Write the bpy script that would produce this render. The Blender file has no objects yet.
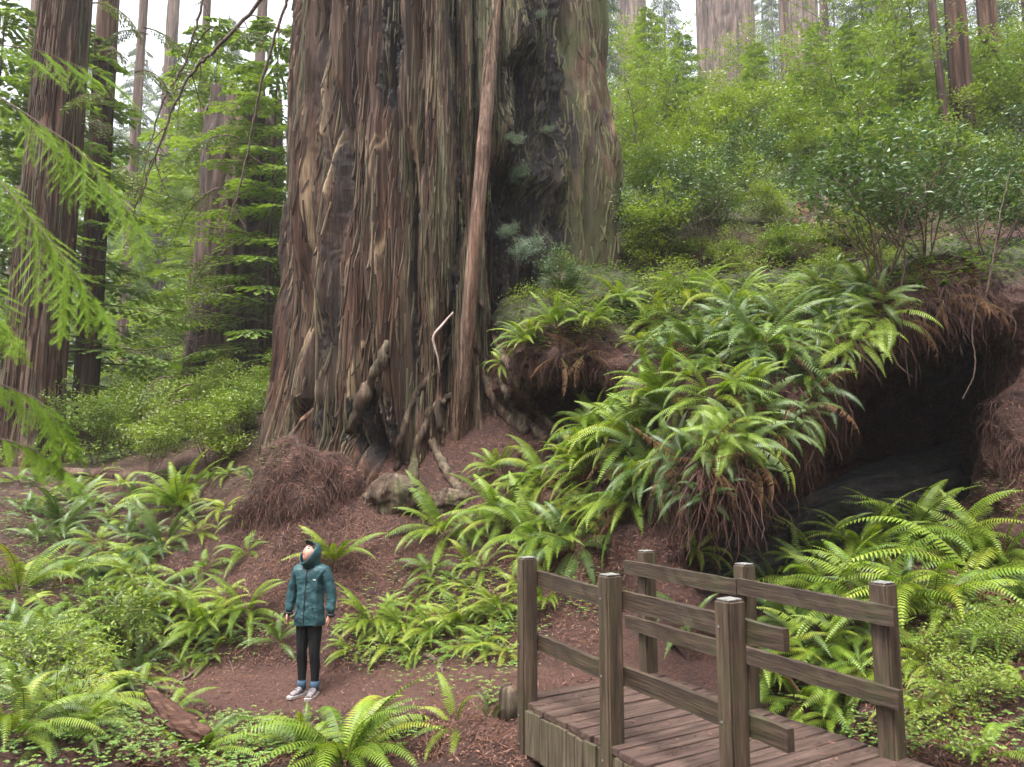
import bpy, bmesh, math, random
import numpy as np
from mathutils import Vector, Matrix, Euler, Quaternion
from mathutils.bvhtree import BVHTree
R = math.radians
SC = bpy.context.scene
COL = SC.collection
# ------------------------------------------------------------------ camera
CAM = np.array([0.0, 0.0, 1.65]); PITCH = R(7.0); FPX = 740.0
cd = bpy.data.cameras.new('camera'); cam = bpy.data.objects.new('camera', cd); COL.objects.link(cam)
cam.location = CAM; cam.rotation_euler = (R(90) + PITCH, 0, 0)
cd.sensor_width = 36; cd.lens = 36 * FPX / 1024; cd.clip_start = 0.05; cd.clip_end = 2000
cd.dof.use_dof = True; cd.dof.focus_distance = 9.5; cd.dof.aperture_fstop = 3.2
SC.camera = cam
HAZE = 0.00075
# ------------------------------------------------------------------ world, sun, exposure
W = bpy.data.worlds.new("World"); SC.world = W; W.use_nodes = True
wn = W.node_tree; wn.nodes.clear()
sky = wn.nodes.new('ShaderNodeTexSky'); sky.sky_type = 'NISHITA'; sky.sun_disc = False
SUN_EL, SUN_ROT = R(70), R(215)
sky.sun_elevation = SUN_EL; sky.sun_rotation = SUN_ROT; sky.dust_density = 6; sky.air_density = 1.0; sky.ozone_density = 1
hs = wn.nodes.new('ShaderNodeHueSaturation'); hs.inputs['Saturation'].default_value = 0.25
bg = wn.nodes.new('ShaderNodeBackground'); bg.inputs[1].default_value = 0.15
wo = wn.nodes.new('ShaderNodeOutputWorld')
wn.links.new(sky.outputs[0], hs.inputs['Color']); wn.links.new(hs.outputs[0], bg.inputs[0]); wn.links.new(bg.outputs[0], wo.inputs[0])
sd = bpy.data.lights.new('sun', 'SUN'); sd.energy = 1.5; sd.angle = R(25); sd.color = (1, 0.97, 0.92)
sun = bpy.data.objects.new('sun', sd); COL.objects.link(sun)
sdir = Vector((math.sin(SUN_ROT) * math.cos(SUN_EL), math.cos(SUN_ROT) * math.cos(SUN_EL), math.sin(SUN_EL)))
sun.rotation_euler = sdir.to_track_quat('Z', 'Y').to_euler()
SC.view_settings.view_transform = 'Standard'; SC.view_settings.look = 'None'
SC.view_settings.exposure = 1.97; SC.view_settings.gamma = 1.0; SC.view_settings.use_curve_mapping = False
cy = SC.cycles
cy.max_bounces = 5; cy.diffuse_bounces = 3; cy.glossy_bounces = 2; cy.transmission_bounces = 3; cy.volume_bounces = 2; cy.transparent_max_bounces = 4
cy.use_denoising = True; cy.denoising_prefilter = 'ACCURATE'; cy.denoising_input_passes = 'RGB_ALBEDO_NORMAL'; cy.use_adaptive_sampling = True; cy.adaptive_threshold = 0.01
try: cy.denoiser = 'OPENIMAGEDENOISE'
except Exception: pass
SC.render.use_persistent_data = False

# ------------------------------------------------------------------ projection helpers (author points at a real distance)
_F = np.array([0, math.cos(PITCH), math.sin(PITCH)]); _U = np.array([0, -math.sin(PITCH), math.cos(PITCH)])
def ray(px, py):
    d = _F + (px - 512) / FPX * np.array([1, 0, 0]) + (383.5 - py) / FPX * _U
    return d
def P(px, py, Y):
    d = ray(px, py); return CAM + d * (Y / d[1])
def proj(p):
    d = np.array(p) - CAM; k = d @ _F
    return 512 + FPX * d[0] / k, 383.5 - FPX * (d @ _U) / k

# ------------------------------------------------------------------ noise
def _hash(ix, iy, iz, seed):
    h = (ix.astype(np.int64) * 374761393 + iy.astype(np.int64) * 668265263 + iz.astype(np.int64) * 2147483647 + seed * 144269504) & 0xffffffff
    h = ((h ^ (h >> 13)) * 1274126177) & 0xffffffff
    h = (h ^ (h >> 16)) & 0xffffffff
    return h
def noise3(x, y, z, seed=0):
    x = np.asarray(x, float); y = np.asarray(y, float) + 0 * x; z = np.asarray(z, float) + 0 * x
    ix, iy, iz = np.floor(x), np.floor(y), np.floor(z)
    fx, fy, fz = x - ix, y - iy, z - iz
    u, v, w = [t * t * t * (t * (t * 6 - 15) + 10) for t in (fx, fy, fz)]
    r = 0
    for a in (0, 1):
        for b in (0, 1):
            for c in (0, 1):
                h = _hash(ix + a, iy + b, iz + c, seed)
                gx = ((h & 1023) / 511.5 - 1); gy = (((h >> 10) & 1023) / 511.5 - 1); gz = (((h >> 20) & 1023) / 511.5 - 1)
                d = gx * (fx - a) + gy * (fy - b) + gz * (fz - c)
                wt = (u if a else 1 - u) * (v if b else 1 - v) * (w if c else 1 - w)
                r = r + wt * d
    return r
def fbm(x, y, z, oct=4, seed=0):
    r = 0; a = 1.0; f = 1.0
    for i in range(oct):
        r = r + a * noise3(x * f, y * f, z * f, seed + i * 7); a *= .5; f *= 2.03
    return r
def sstep(a, b, x):
    t = np.clip((x - a) / (b - a), 0, 1); return t * t * (3 - 2 * t)

# ------------------------------------------------------------------ mesh helpers
def mesh(name, V, F, smooth=False):
    """V (n,3) array, F list of tuples or (m,k) array"""
    me = bpy.data.meshes.new(name)
    V = np.asarray(V, np.float32)
    if isinstance(F, np.ndarray):
        m, k = F.shape
        me.vertices.add(len(V)); me.vertices.foreach_set('co', V.ravel())
        me.loops.add(m * k); me.loops.foreach_set('vertex_index', F.astype(np.int32).ravel())
        me.polygons.add(m); me.polygons.foreach_set('loop_start', np.arange(0, m * k, k, dtype=np.int32))
        me.polygons.foreach_set('loop_total', np.full(m, k, np.int32))
        me.update(calc_edges=True); me.validate()
    else:
        me.from_pydata([tuple(v) for v in V.tolist()], [], F); me.update()
    me.polygons.foreach_set('use_smooth', np.full(len(me.polygons), smooth)); me.update()
    return me
def setattr_f(me, name, arr):
    a = me.attributes.new(name, 'FLOAT', 'POINT'); a.data.foreach_set('value', np.asarray(arr, np.float32))
def ob(name, me, mat=None, parent=None, loc=None):
    o = bpy.data.objects.new(name, me); COL.objects.link(o)
    if mat and me and not me.materials: me.materials.append(mat)
    if parent: o.parent = parent
    if loc is not None: o.location = loc
    return o
def tag(o, label=None, cat=None, group=None, kind=None):
    if label: o['label'] = label
    if cat: o['category'] = cat
    if group: o['group'] = group
    if kind: o['kind'] = kind
    return o
def thing(name, label, cat, loc=(0, 0, 0), group=None, rot=None):
    o = bpy.data.objects.new(name, None); COL.objects.link(o); o.location = loc
    o.empty_display_size = .1
    if rot is not None: o.rotation_euler = rot
    return tag(o, label, cat, group)

ORD = 'first second third fourth fifth sixth seventh eighth ninth tenth eleventh twelfth thirteenth fourteenth fifteenth sixteenth seventeenth eighteenth nineteenth twentieth twenty-first twenty-second twenty-third twenty-fourth twenty-fifth twenty-sixth twenty-seventh twenty-eighth twenty-ninth thirtieth thirty-first thirty-second thirty-third thirty-fourth thirty-fifth thirty-sixth thirty-seventh thirty-eighth'.split()
def relabel(objs, fmt):
    """label by order from the left of the view"""
    objs = [o for o in objs if o is not None]
    objs.sort(key=lambda o: proj(o.matrix_world.translation if o.parent else o.location)[0])
    for i, o in enumerate(objs): o['label'] = fmt.format(ORD[min(i, len(ORD) - 1)])
class MB:
    def __init__(s): s.v = []; s.f = []
    def add(s, V, F):
        n = len(s.v); s.v += [tuple(map(float, p)) for p in V]; s.f += [tuple(int(i) + n for i in f) for f in F]
    def tube(s, pts, rad, k=6, cap=True, seed=None, rough=0):
        pts = [Vector(p) for p in pts]; n = len(pts)
        if not hasattr(rad, '__len__'): rad = [rad] * n
        V = []; up = None
        for i, p in enumerate(pts):
            t = (pts[min(i + 1, n - 1)] - pts[max(i - 1, 0)])
            if t.length < 1e-9: t = Vector((0, 0, 1))
            t.normalize()
            if up is None:
                up = Vector((1, 0, 0)) if abs(t.x) < .7 else Vector((0, 1, 0))
            a = t.cross(up).normalized(); b = a.cross(t).normalized(); up = b
            for j in range(k):
                an = 2 * math.pi * j / k
                r = rad[i] * (1 + (rough * (random.random() - .5) if rough else 0))
                V.append(p + (a * math.cos(an) + b * math.sin(an)) * r)
        F = [(i * k + j, i * k + (j + 1) % k, (i + 1) * k + (j + 1) % k, (i + 1) * k + j) for i in range(n - 1) for j in range(k)]
        if cap: F.append(tuple(range(k - 1, -1, -1))); F.append(tuple((n - 1) * k + j for j in range(k)))
        s.add(V, F)
    def box(s, M, sx, sy, sz, bev=0.0):
        """box centred on the matrix M with full sizes; bevelled by bmesh when bev > 0"""
        bm = bmesh.new(); bmesh.ops.create_cube(bm, size=1)
        for v in bm.verts: v.co = Vector((v.co.x * sx, v.co.y * sy, v.co.z * sz))
        if bev: bmesh.ops.bevel(bm, geom=bm.edges[:], offset=bev, segments=2, affect='EDGES')
        bm.transform(M); bm.verts.index_update()
        s.add([v.co for v in bm.verts], [[v.index for v in f.verts] for f in bm.faces]); bm.free()
    def build(s, name, mat, parent=None, smooth=False, loc=None):
        return ob(name, s.mesh(name, smooth), mat, parent, loc)
    def mesh(s, name, smooth=False):
        return mesh(name, s.v, s.f, smooth)

# ------------------------------------------------------------------ materials
def newmat(name):
    m = bpy.data.materials.new(name); m.use_nodes = True; nt = m.node_tree
    return m, nt, nt.nodes['Principled BSDF'], nt.nodes['Material Output']
def node(nt, t, **kw):
    n = nt.nodes.new(t)
    for k, v in kw.items():
        if k in n.inputs: n.inputs[k].default_value = v
        else: setattr(n, k, v)
    return n
def noise_tex(nt, scale, detail=4, vec=None, rough=.55, coords='Object', stretch=(1, 1, 1), dist=0):
    tc = nt.nodes.new('ShaderNodeTexCoord'); mp = nt.nodes.new('ShaderNodeMapping'); mp.inputs['Scale'].default_value = stretch
    nt.links.new(tc.outputs[coords], mp.inputs[0])
    n = nt.nodes.new('ShaderNodeTexNoise'); n.inputs['Scale'].default_value = scale; n.inputs['Detail'].default_value = detail
    n.inputs['Roughness'].default_value = rough; n.inputs['Distortion'].default_value = dist
    nt.links.new(mp.outputs[0], n.inputs['Vector']); return n
def ramp(nt, fac, stops):
    r = nt.nodes.new('ShaderNodeValToRGB'); e = r.color_ramp.elements
    while len(e) > 1: e.remove(e[-1])
    e[0].position = stops[0][0]; e[0].color = (*stops[0][1], 1)
    for p, c in stops[1:]:
        q = e.new(p); q.color = (*c, 1)
    nt.links.new(fac, r.inputs[0]); return r.outputs[0]
def mix(nt, fac, a, b, mode='MIX'):
    m = nt.nodes.new('ShaderNodeMix'); m.data_type = 'RGBA'; m.blend_type = mode
    for sock, v in ((m.inputs[0], fac), (m.inputs[6], a), (m.inputs[7], b)):
        if isinstance(v, (int, float)): sock.default_value = v
        elif isinstance(v, tuple): sock.default_value = (*v, 1) if len(v) == 3 else v
        else: nt.links.new(v, sock)
    return m.outputs[2]
def mth(nt, op, a, b=None, c=None):
    m = nt.nodes.new('ShaderNodeMath'); m.operation = op
    for s, v in zip(m.inputs, (a, b, c)):
        if v is None: continue
        if isinstance(v, (int, float)): s.default_value = v
        else: nt.links.new(v, s)
    return m.outputs[0]
def attr(nt, name):
    a = nt.nodes.new('ShaderNodeAttribute'); a.attribute_name = name; return a.outputs['Fac']
def bump(nt, bs, h, strength=.5, dist=.02):
    b = nt.nodes.new('ShaderNodeBump'); b.inputs['Strength'].default_value = strength; b.inputs['Distance'].default_value = dist
    nt.links.new(h, b.inputs['Height']); nt.links.new(b.outputs[0], bs.inputs['Normal'])
def leafmat(name, cols, rough=.42, transl=.3, spec=.5, island=True, extra_var=.25):
    """leaf: hue varies per object and per leaf; light passes through it"""
    m, nt, bs, out = newmat(name)
    oi = nt.nodes.new('ShaderNodeObjectInfo'); geo = nt.nodes.new('ShaderNodeNewGeometry')
    f = mth(nt, 'ADD', mth(nt, 'MULTIPLY', oi.outputs['Random'], 1 - extra_var), mth(nt, 'MULTIPLY', geo.outputs['Random Per Island'], extra_var))
    n = len(cols)
    c = ramp(nt, f, [(i / (n - 1), cc) for i, cc in enumerate(cols)])
    nt.links.new(c, bs.inputs['Base Color']); bs.inputs['Roughness'].default_value = rough; bs.inputs['Specular IOR Level'].default_value = spec
    tr = nt.nodes.new('ShaderNodeBsdfTranslucent')
    c2 = mix(nt, 1.0, c, (1.25, 1.25, .5), 'MULTIPLY'); nt.links.new(c2, tr.inputs[0])
    mx = nt.nodes.new('ShaderNodeMixShader'); mx.inputs[0].default_value = transl
    nt.links.new(bs.outputs[0], mx.inputs[1]); nt.links.new(tr.outputs[0], mx.inputs[2]); nt.links.new(mx.outputs[0], out.inputs[0])
    return m

def mat_bark(name, base=((.055, .026, .018), (.13, .068, .045), (.22, .135, .1)), grey=(.25, .2, .17), moss=(.075, .095, .03), greyamt=.5, mossamt=0.0, sx=1.0, rough=.85):
    m, nt, bs, out = newmat(name)
    n1 = noise_tex(nt, 9 * sx, 6, stretch=(1, 1, .07), rough=.65, dist=.3)
    n2 = noise_tex(nt, 2.1 * sx, 4, stretch=(1, 1, .12), rough=.6)
    n3 = noise_tex(nt, 34 * sx, 4, stretch=(1, 1, .05), rough=.7)
    n4 = noise_tex(nt, 1.1, 5, stretch=(1, 1, .45), rough=.65)
    c = ramp(nt, n1.outputs[0], [(.3, base[0]), (.5, base[1]), (.68, base[2])])
    g = ramp(nt, n2.outputs[0], [(.45, (0, 0, 0)), (.62, (1, 1, 1))])
    c = mix(nt, mth(nt, 'MULTIPLY', g, greyamt), c, grey)
    f3 = ramp(nt, n3.outputs[0], [(.32, (.45, .42, .4)), (.6, (1.15, 1.12, 1.1))])
    c = mix(nt, .9, c, f3, 'MULTIPLY')
    n5 = noise_tex(nt, 5.5 * sx, 3, stretch=(1, 1, .035), rough=.5)
    c = mix(nt, .85, c, ramp(nt, n5.outputs[0], [(.36, (.38, .30, .28)), (.5, (.95, .9, .88)), (.64, (1.55, 1.45, 1.4))]), 'MULTIPLY')
    # moss: attribute region plus an even amount, broken up by noise
    ms = mth(nt, 'ADD', attr(nt, 'moss'), mossamt)
    mf = mth(nt, 'MULTIPLY', mth(nt, 'SUBTRACT', mth(nt, 'ADD', n4.outputs[0], mth(nt, 'MULTIPLY', ms, .55)), .68), 7.0); 
    mf.node.use_clamp = True
    mcol = ramp(nt, n1.outputs[0], [(.3, tuple(x * .5 for x in moss)), (.7, moss)])
    c = mix(nt, mth(nt, 'MULTIPLY', mf, .8), c, mcol)
    pale = attr(nt, 'pale'); pc = ramp(nt, n3.outputs[0], [(.3, (.17, .11, .06)), (.6, (.38, .28, .17))])
    c = mix(nt, pale, c, pc)
    ch = attr(nt, 'char'); cc = ramp(nt, n3.outputs[0], [(.3, (.006, .006, .006)), (.7, (.035, .03, .03))])  # near-black for the burnt hollow and for painted fissure shade
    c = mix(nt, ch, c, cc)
    nt.links.new(c, bs.inputs['Base Color']); bs.inputs['Roughness'].default_value = rough; bs.inputs['Specular IOR Level'].default_value = .3
    h = mth(nt, 'ADD', mth(nt, 'MULTIPLY', n1.outputs[0], .6), mth(nt, 'MULTIPLY', n3.outputs[0], .5))
    bump(nt, bs, h, .9, .035)
    return m
M = {}
M['bark'] = mat_bark('redwood_bark', base=((.018, .008, .005), (.055, .027, .017), (.125, .074, .048)), grey=(.12, .10, .078), greyamt=.6)
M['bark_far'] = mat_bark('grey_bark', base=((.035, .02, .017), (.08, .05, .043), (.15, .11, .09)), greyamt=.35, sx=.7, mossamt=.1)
M['bark_root'] = mat_bark('mossy_root', base=((.02, .014, .01), (.06, .04, .027), (.13, .09, .06)), grey=(.15, .14, .10), greyamt=.5, mossamt=.2, sx=2.5)
def simple(name, stops, scale, rough=.8, stretch=(1, 1, 1), bs_=.4, bd=.01, spec=.3, detail=6, coords='Object'):
    m, nt, bs, out = newmat(name)
    n = noise_tex(nt, scale, detail, stretch=stretch, rough=.65, coords=coords)
    c = ramp(nt, n.outputs[0], stops); nt.links.new(c, bs.inputs['Base Color'])
    bs.inputs['Roughness'].default_value = rough; bs.inputs['Specular IOR Level'].default_value = spec
    bump(nt, bs, n.outputs[0], bs_, bd); return m
M['twig'] = simple('twig_bark', [(.3, (.05, .03, .022)), (.7, (.13, .09, .07))], 30)
M['twig_pale'] = simple('bleached_twig', [(.3, (.3, .22, .2)), (.7, (.5, .4, .36))], 20)
M['deadfrond'] = leafmat('dead_frond', [(.05, .022, .012), (.11, .055, .025), (.075, .03, .018)], rough=.8, transl=.15, spec=.2)
M['root'] = simple('rootlet', [(.3, (.018, .009, .007)), (.7, (.085, .038, .027))], 7)
M['fern'] = leafmat('fern_green', [(.04, .075, .010), (.08, .14, .014), (.12, .20, .018), (.17, .25, .022), (.12, .18, .018), (.22, .29, .03), (.24, .24, .03)], rough=.45, transl=.28, spec=.35, extra_var=.2)
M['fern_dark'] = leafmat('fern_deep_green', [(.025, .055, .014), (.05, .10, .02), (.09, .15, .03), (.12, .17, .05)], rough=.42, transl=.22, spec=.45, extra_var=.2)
M['stipe'] = simple('fern_stipe', [(.3, (.07, .07, .02)), (.7, (.13, .11, .03))], 20)
M['shrub'] = leafmat('shrub_leaf', [(.06, .11, .014), (.11, .18, .02), (.18, .24, .025), (.13, .20, .04)], rough=.4, transl=.35, extra_var=.45)
M['shrub_dark'] = leafmat('evergreen_shrub_leaf', [(.03, .07, .022), (.05, .105, .035), (.09, .14, .06), (.14, .19, .12)], rough=.38, spec=.5, transl=.2, extra_var=.6)
M['conifer'] = leafmat('conifer_needles', [(.04, .075, .018), (.08, .125, .022), (.14, .18, .03)], rough=.5, transl=.25, extra_var=.45)
M['conifer_bright'] = leafmat('young_conifer_needles', [(.07, .13, .025), (.13, .2, .03), (.18, .25, .04)], rough=.5, transl=.35, extra_var=.5)
M['spray'] = leafmat('redwood_spray', [(.09, .17, .012), (.14, .23, .018), (.20, .30, .03)], rough=.6, transl=.45, spec=.12, extra_var=.35)
M['cover'] = leafmat('ground_cover_leaf', [(.05, .11, .025), (.10, .2, .04), (.17, .26, .05), (.14, .14, .04)], rough=.4, transl=.3, extra_var=1.0)
M['litter'] = leafmat('leaf_litter', [(.022, .010, .007), (.065, .026, .016), (.13, .056, .036), (.21, .11, .075), (.055, .022, .015)], rough=.7, transl=.05, spec=.35, extra_var=1.0)
# ------------------------------------------------------------------ the ground: one sheet, shaped through measured points and an added rear rise
def smoothland(pts):
    A = np.array(pts, float); X = A[:, :2] / 10.0; n = len(A)
    d = np.linalg.norm(X[:, None] - X[None], axis=2); K = np.where(d > 0, d, 0.0)   # linear kernel: tame between and beyond points
    K = -d + np.eye(n) * -0.0
    Pm = np.c_[np.ones(n)]
    S = np.block([[K + np.eye(n) * 1e-3 * -1, Pm], [Pm.T, np.zeros((1, 1))]])
    w = np.linalg.solve(S, np.r_[A[:, 2], 0])
    def f(x, y):
        x = np.asarray(x, float); y = np.asarray(y, float); sh = x.shape
        q = np.stack([x.ravel(), y.ravel()], 1) / 10.0; out = np.zeros(len(q))
        for i in range(0, len(q), 20000):
            dd = np.linalg.norm(q[i:i + 20000, None] - X[None], axis=2)
            out[i:i + 20000] = -dd @ w[:n] + w[n]
        return out.reshape(sh)
    return f
pix = [  # (px, py, distance)
 (305,697,7.75),(250,698,7.8),(200,694,7.9),(350,694,7.6),(400,690,7.3),(450,690,6.9),(490,690,6.5),(530,682,6.4),(600,662,6.9),(650,658,7.2),
 (150,690,8.0),(120,660,8.4),(200,655,8.6),(400,655,8.4),(350,660,8.4),(450,650,8.1),(500,648,7.8),(560,636,7.8),
 (300,610,9.1),(220,600,9.2),(420,565,9.6),(480,550,9.4),(540,560,8.9),(400,505,10.6),(300,545,9.7),(285,490,10.7),(262,520,10.3),(450,490,10.9),(350,470,11.6),(240,560,9.9),(150,560,10.2),(60,530,10.8),(280,480,11.3),(200,500,11.6),
 (100,475,13),(30,462,14.5),(150,455,17),(200,440,18),(-60,470,13),(-150,470,14),(60,600,8.4),(0,620,7.6),(90,650,7.2),(40,690,6.0),(150,720,6.3),(0,740,4.8),(-100,700,5.0),
 (300,735,6.3),(400,730,6.2),(350,767,5.7),(450,720,6.2),(500,740,5.75),(470,767,5.3),(200,760,5.4),(100,767,4.8),
 (510,470,10.6),(560,445,10.6),
 (700,640,7.2),(760,650,6.9),(830,640,6.8),(900,630,6.5),(960,640,6.1),(1010,640,5.9),(900,590,7.4),(960,570,7.8),(1010,565,7.9),(1080,560,7.9),
 (900,740,5.1),(950,750,4.8),(1000,740,4.8),(860,700,5.7),(1024,767,4.3),(1100,700,4.8),(1200,600,6),
 (500,250,14.5),(590,254,14.5),(650,255,13.8),(710,256,13.4),(765,255,13.4),(825,252,13.4),(890,248,13.4),(960,235,13.4),(1015,232,13.4),(1100,230,13.4),(1300,230,13.4),
 (640,425,10.2),(700,440,10.4),(760,440,10.8),(830,440,11.4),(900,420,11.4),(960,400,11.4),(1020,390,11),(1100,380,10.5),(1250,380,10),
 (700,200,18),(800,190,18),(900,180,18),(1000,175,18),(1100,170,18),(1300,160,18),(620,210,18),
 (650,135,27),(750,130,27),(850,120,26),(960,110,24),(1050,100,24),(1300,90,26),
 (560,240,20),(400,300,20),(300,380,20),(240,420,20),(150,430,25),(60,440,22),(-100,440,22),(220,390,36),(120,400,40),(0,400,40),(350,300,35),(150,425,29),(60,425,30),(500,220,32),(-200,420,40)]
LP = [tuple(P(*p)) for p in pix]
def ground_extra():
    e = [(0, 3, -.2), (-1.5, 3.5, -.25), (-3, 3, -.1), (-3, 0, 0), (0, 0, 0), (3, 0, -.1), (6, 2, 0), (0, -6, 0), (-9, -6, 1), (12, -6, 2), (-9, 3, .4), (-14, 8, 1.2), (-20, 14, 2), (10, 3, .6), (14, 7, 3), (20, 10, 6),
         (1.2, 4.9, -1.05), (1.7, 5.6, -1.05), (.7, 4.2, -1.0), (2.4, 6.2, -.9), (0.2, 3.6, -.8), (1.9, 4.4, -.9), (2.6, 5.2, -.7), (1.5, 3.3, -.8), (2.3, 3.3, -.5),
         (40, 20, 18), (40, 60, 38), (20, 60, 34), (5, 60, 26), (-10, 60, 14), (-25, 60, 10), (-50, 60, 10), (-80, 30, 8), (-40, 20, 4), (80, 40, 40),
         (0, 120, 34), (60, 120, 50), (-60, 120, 16), (-120, 120, 22), (0, 300, 60), (300, 300, 80), (-300, 300, 50), (-300, 0, 20), (300, 0, 40), (0, -300, 90), (300, -300, 90), (-300, -300, 90), (0, -14, 5), (0, -24, 18), (-20, -24, 18), (20, -24, 18), (0, -45, 40), (-40, -45, 40), (40, -45, 40)]  # points behind the camera: unseen hillside added to block level light
    return e
_gf = smoothland(LP + ground_extra())
def path_mask(x, y):
    pl = [P(120, 688, 8.1), P(200, 693, 7.9), P(305, 694, 7.7), P(400, 686, 7.4), P(480, 684, 6.8), P(540, 690, 6.15), P(640, 672, 6.5)]
    best = np.full(np.shape(x), 9.0)
    for a, b in zip(pl[:-1], pl[1:]):
        ax, ay = a[:2]; bx, by = b[:2]; dx, dy = bx - ax, by - ay
        t = np.clip(((x - ax) * dx + (y - ay) * dy) / (dx * dx + dy * dy), 0, 1)
        best = np.minimum(best, np.hypot(x - ax - t * dx, y - ay - t * dy))
    return 1 - sstep(.35, .75, best + .12 * noise3(x * 1.7, y * 1.7, 0, 5))
def gz(x, y):
    x = np.asarray(x, float); y = np.asarray(y, float)
    z = _gf(x, y); pm = path_mask(x, y); r = np.hypot(x, y)
    near = 1 - sstep(60, 120, r)
    z = z + (.16 * fbm(x * .9, y * .9, 0 * x, 5, 3) + .35 * noise3(x * .25, y * .25, 0, 9) * sstep(11, 20, r)) * (1 - .8 * pm) * near
    return z
def stretch(lo, hi, c0, c1, step, g=1.09):
    a = list(np.arange(c0, c1, step)); s = step; v = c1
    while v < hi: a.append(v); s *= g; v += s
    a.append(hi); s = step; v = c0 - step
    while v > lo: a.insert(0, v); s *= g; v -= s
    a.insert(0, lo); return np.array(a)
gx = stretch(-400, 400, -7, 7.5, .06); gy = stretch(-300, 500, 3.2, 13, .06)
GX, GY = np.meshgrid(gx, gy); GZ = gz(GX, GY)
def gridfaces(nr, nc, wrap=False):
    i = np.arange(nr - 1)[:, None]; j = np.arange(nc if wrap else nc - 1)[None]
    j2 = (j + 1) % nc
    return np.stack([i * nc + j, i * nc + j2, (i + 1) * nc + j2, (i + 1) * nc + j], -1).reshape(-1, 4)
GV = np.stack([GX, GY, GZ], -1).reshape(-1, 3); GF = gridfaces(len(gy), len(gx))
gme = mesh('ground', GV, GF, True)
setattr_f(gme, 'path', path_mask(GX, GY).ravel())
setattr_f(gme, 'green', np.clip(sstep(13, 17, GY) + 0, 0, 1).ravel())

def mat_ground():
    m, nt, bs, out = newmat('forest_floor')
    a = noise_tex(nt, 3, 8, rough=.7); b = noise_tex(nt, 38, 8, rough=.75); c_ = noise_tex(nt, 140, 4, rough=.7)
    v = nt.nodes.new('ShaderNodeTexVoronoi'); v.inputs['Scale'].default_value = 45
    c = ramp(nt, b.outputs[0], [(.3, (.014, .006, .005)), (.46, (.045, .018, .012)), (.58, (.08, .035, .024)), (.75, (.15, .078, .055))])
    c = mix(nt, ramp(nt, a.outputs[0], [(.45, (0, 0, 0)), (.65, (1, 1, 1))]), c, mix(nt, .7, c, (.022, .011, .01)))
    pc = ramp(nt, b.outputs[0], [(.3, (.045, .02, .014)), (.55, (.09, .041, .029)), (.8, (.19, .105, .078))])
    pm = ramp(nt, attr(nt, 'path'), [(.3, (0, 0, 0)), (.8, (1, 1, 1))])
    c = mix(nt, pm, c, pc)
    gc = ramp(nt, b.outputs[0], [(.35, (.02, .03, .012)), (.6, (.05, .075, .02)), (.8, (.1, .13, .03))])
    c = mix(nt, attr(nt, 'green'), c, gc)
    nt.links.new(c, bs.inputs['Base Color']); bs.inputs['Roughness'].default_value = .75; bs.inputs['Specular IOR Level'].default_value = .35
    h = mth(nt, 'ADD', mth(nt, 'MULTIPLY', b.outputs[0], 1.0), mth(nt, 'MULTIPLY', c_.outputs[0], .5))
    bump(nt, bs, h, .9, .04); return m
M['ground'] = mat_ground()
ground = tag(ob('ground', gme, M['ground']), kind='structure')

# ------------------------------------------------------------------ the undercut bank with its hollows
cols = [  # each: rows foot, inner low, inner mid, ceiling, lip under, lip face, top front, top mid, back
 [(455,500,11.6),(458,480,12.2),(462,460,12.6),(466,440,12.8),(470,410,12.8),(474,380,12.9),(478,350,13.2),(482,320,13.8),(486,280,15.5)],
 [(515,470,10.6),(517,440,11.1),(519,420,11.2),(521,405,11.2),(519,385,10.6),(518,360,10.3),(520,330,10.6),(520,300,11.6),(522,262,15)],
 [(575,445,10.2),(580,430,11.2),(584,405,11.5),(586,382,11.3),(586,374,10.2),(582,352,9.9),(582,322,10.3),(586,290,11.6),(590,256,14.8)],
 [(625,560,8.0),(628,525,8.3),(632,480,8.7),(636,440,9.0),(640,412,9.2),(644,382,9.4),(648,345,9.9),(652,305,11),(655,262,14)],
 [(690,610,7.0),(697,580,7.8),(700,545,7.9),(702,515,7.8),(702,500,7.35),(704,445,7.35),(706,390,8.0),(708,330,9.3),(710,262,13.6)],
 [(752,625,7.1),(762,570,8.9),(764,520,9.2),(764,480,8.8),(764,462,7.6),(764,420,7.55),(765,365,8.1),(766,315,9.5),(768,262,13.6)],
 [(815,610,7.6),(822,540,10.2),(824,470,10.6),(826,410,10.0),(824,392,8.1),(824,362,8.0),(824,330,8.5),(824,296,10),(826,258,13.6)],
 [(885,600,8.0),(892,520,10.6),(894,440,10.9),(894,368,10.3),(890,346,8.5),(888,318,8.35),(888,292,8.7),(890,275,10.2),(892,254,13.6)],
 [(950,560,8.3),(953,500,10.2),(955,420,10.5),(956,352,10.2),(956,318,8.7),(954,290,8.5),(954,266,8.9),(956,254,10.3),(960,242,13.6)],
 [(985,560,8.1),(992,500,8.5),(1000,430,8.9),(1006,370,9.1),(1010,330,8.8),(1012,300,8.7),(1012,275,9.0),(1014,262,10.4),(1018,240,13.6)],
 [(1050,570,7.7),(1055,500,8.1),(1060,440,8.4),(1065,385,8.6),(1070,335,8.7),(1072,300,8.8),(1072,275,9.1),(1074,258,10.5),(1080,238,13.6)],
 [(1250,570,7.3),(1250,500,7.8),(1250,440,8.1),(1250,385,8.4),(1250,335,8.6),(1250,300,8.8),(1250,275,9.1),(1250,258,10.5),(1250,238,13.6)]]
L = np.array([[P(*q) for q in c] for c in cols])          # (cols, rows, 3)
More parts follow.
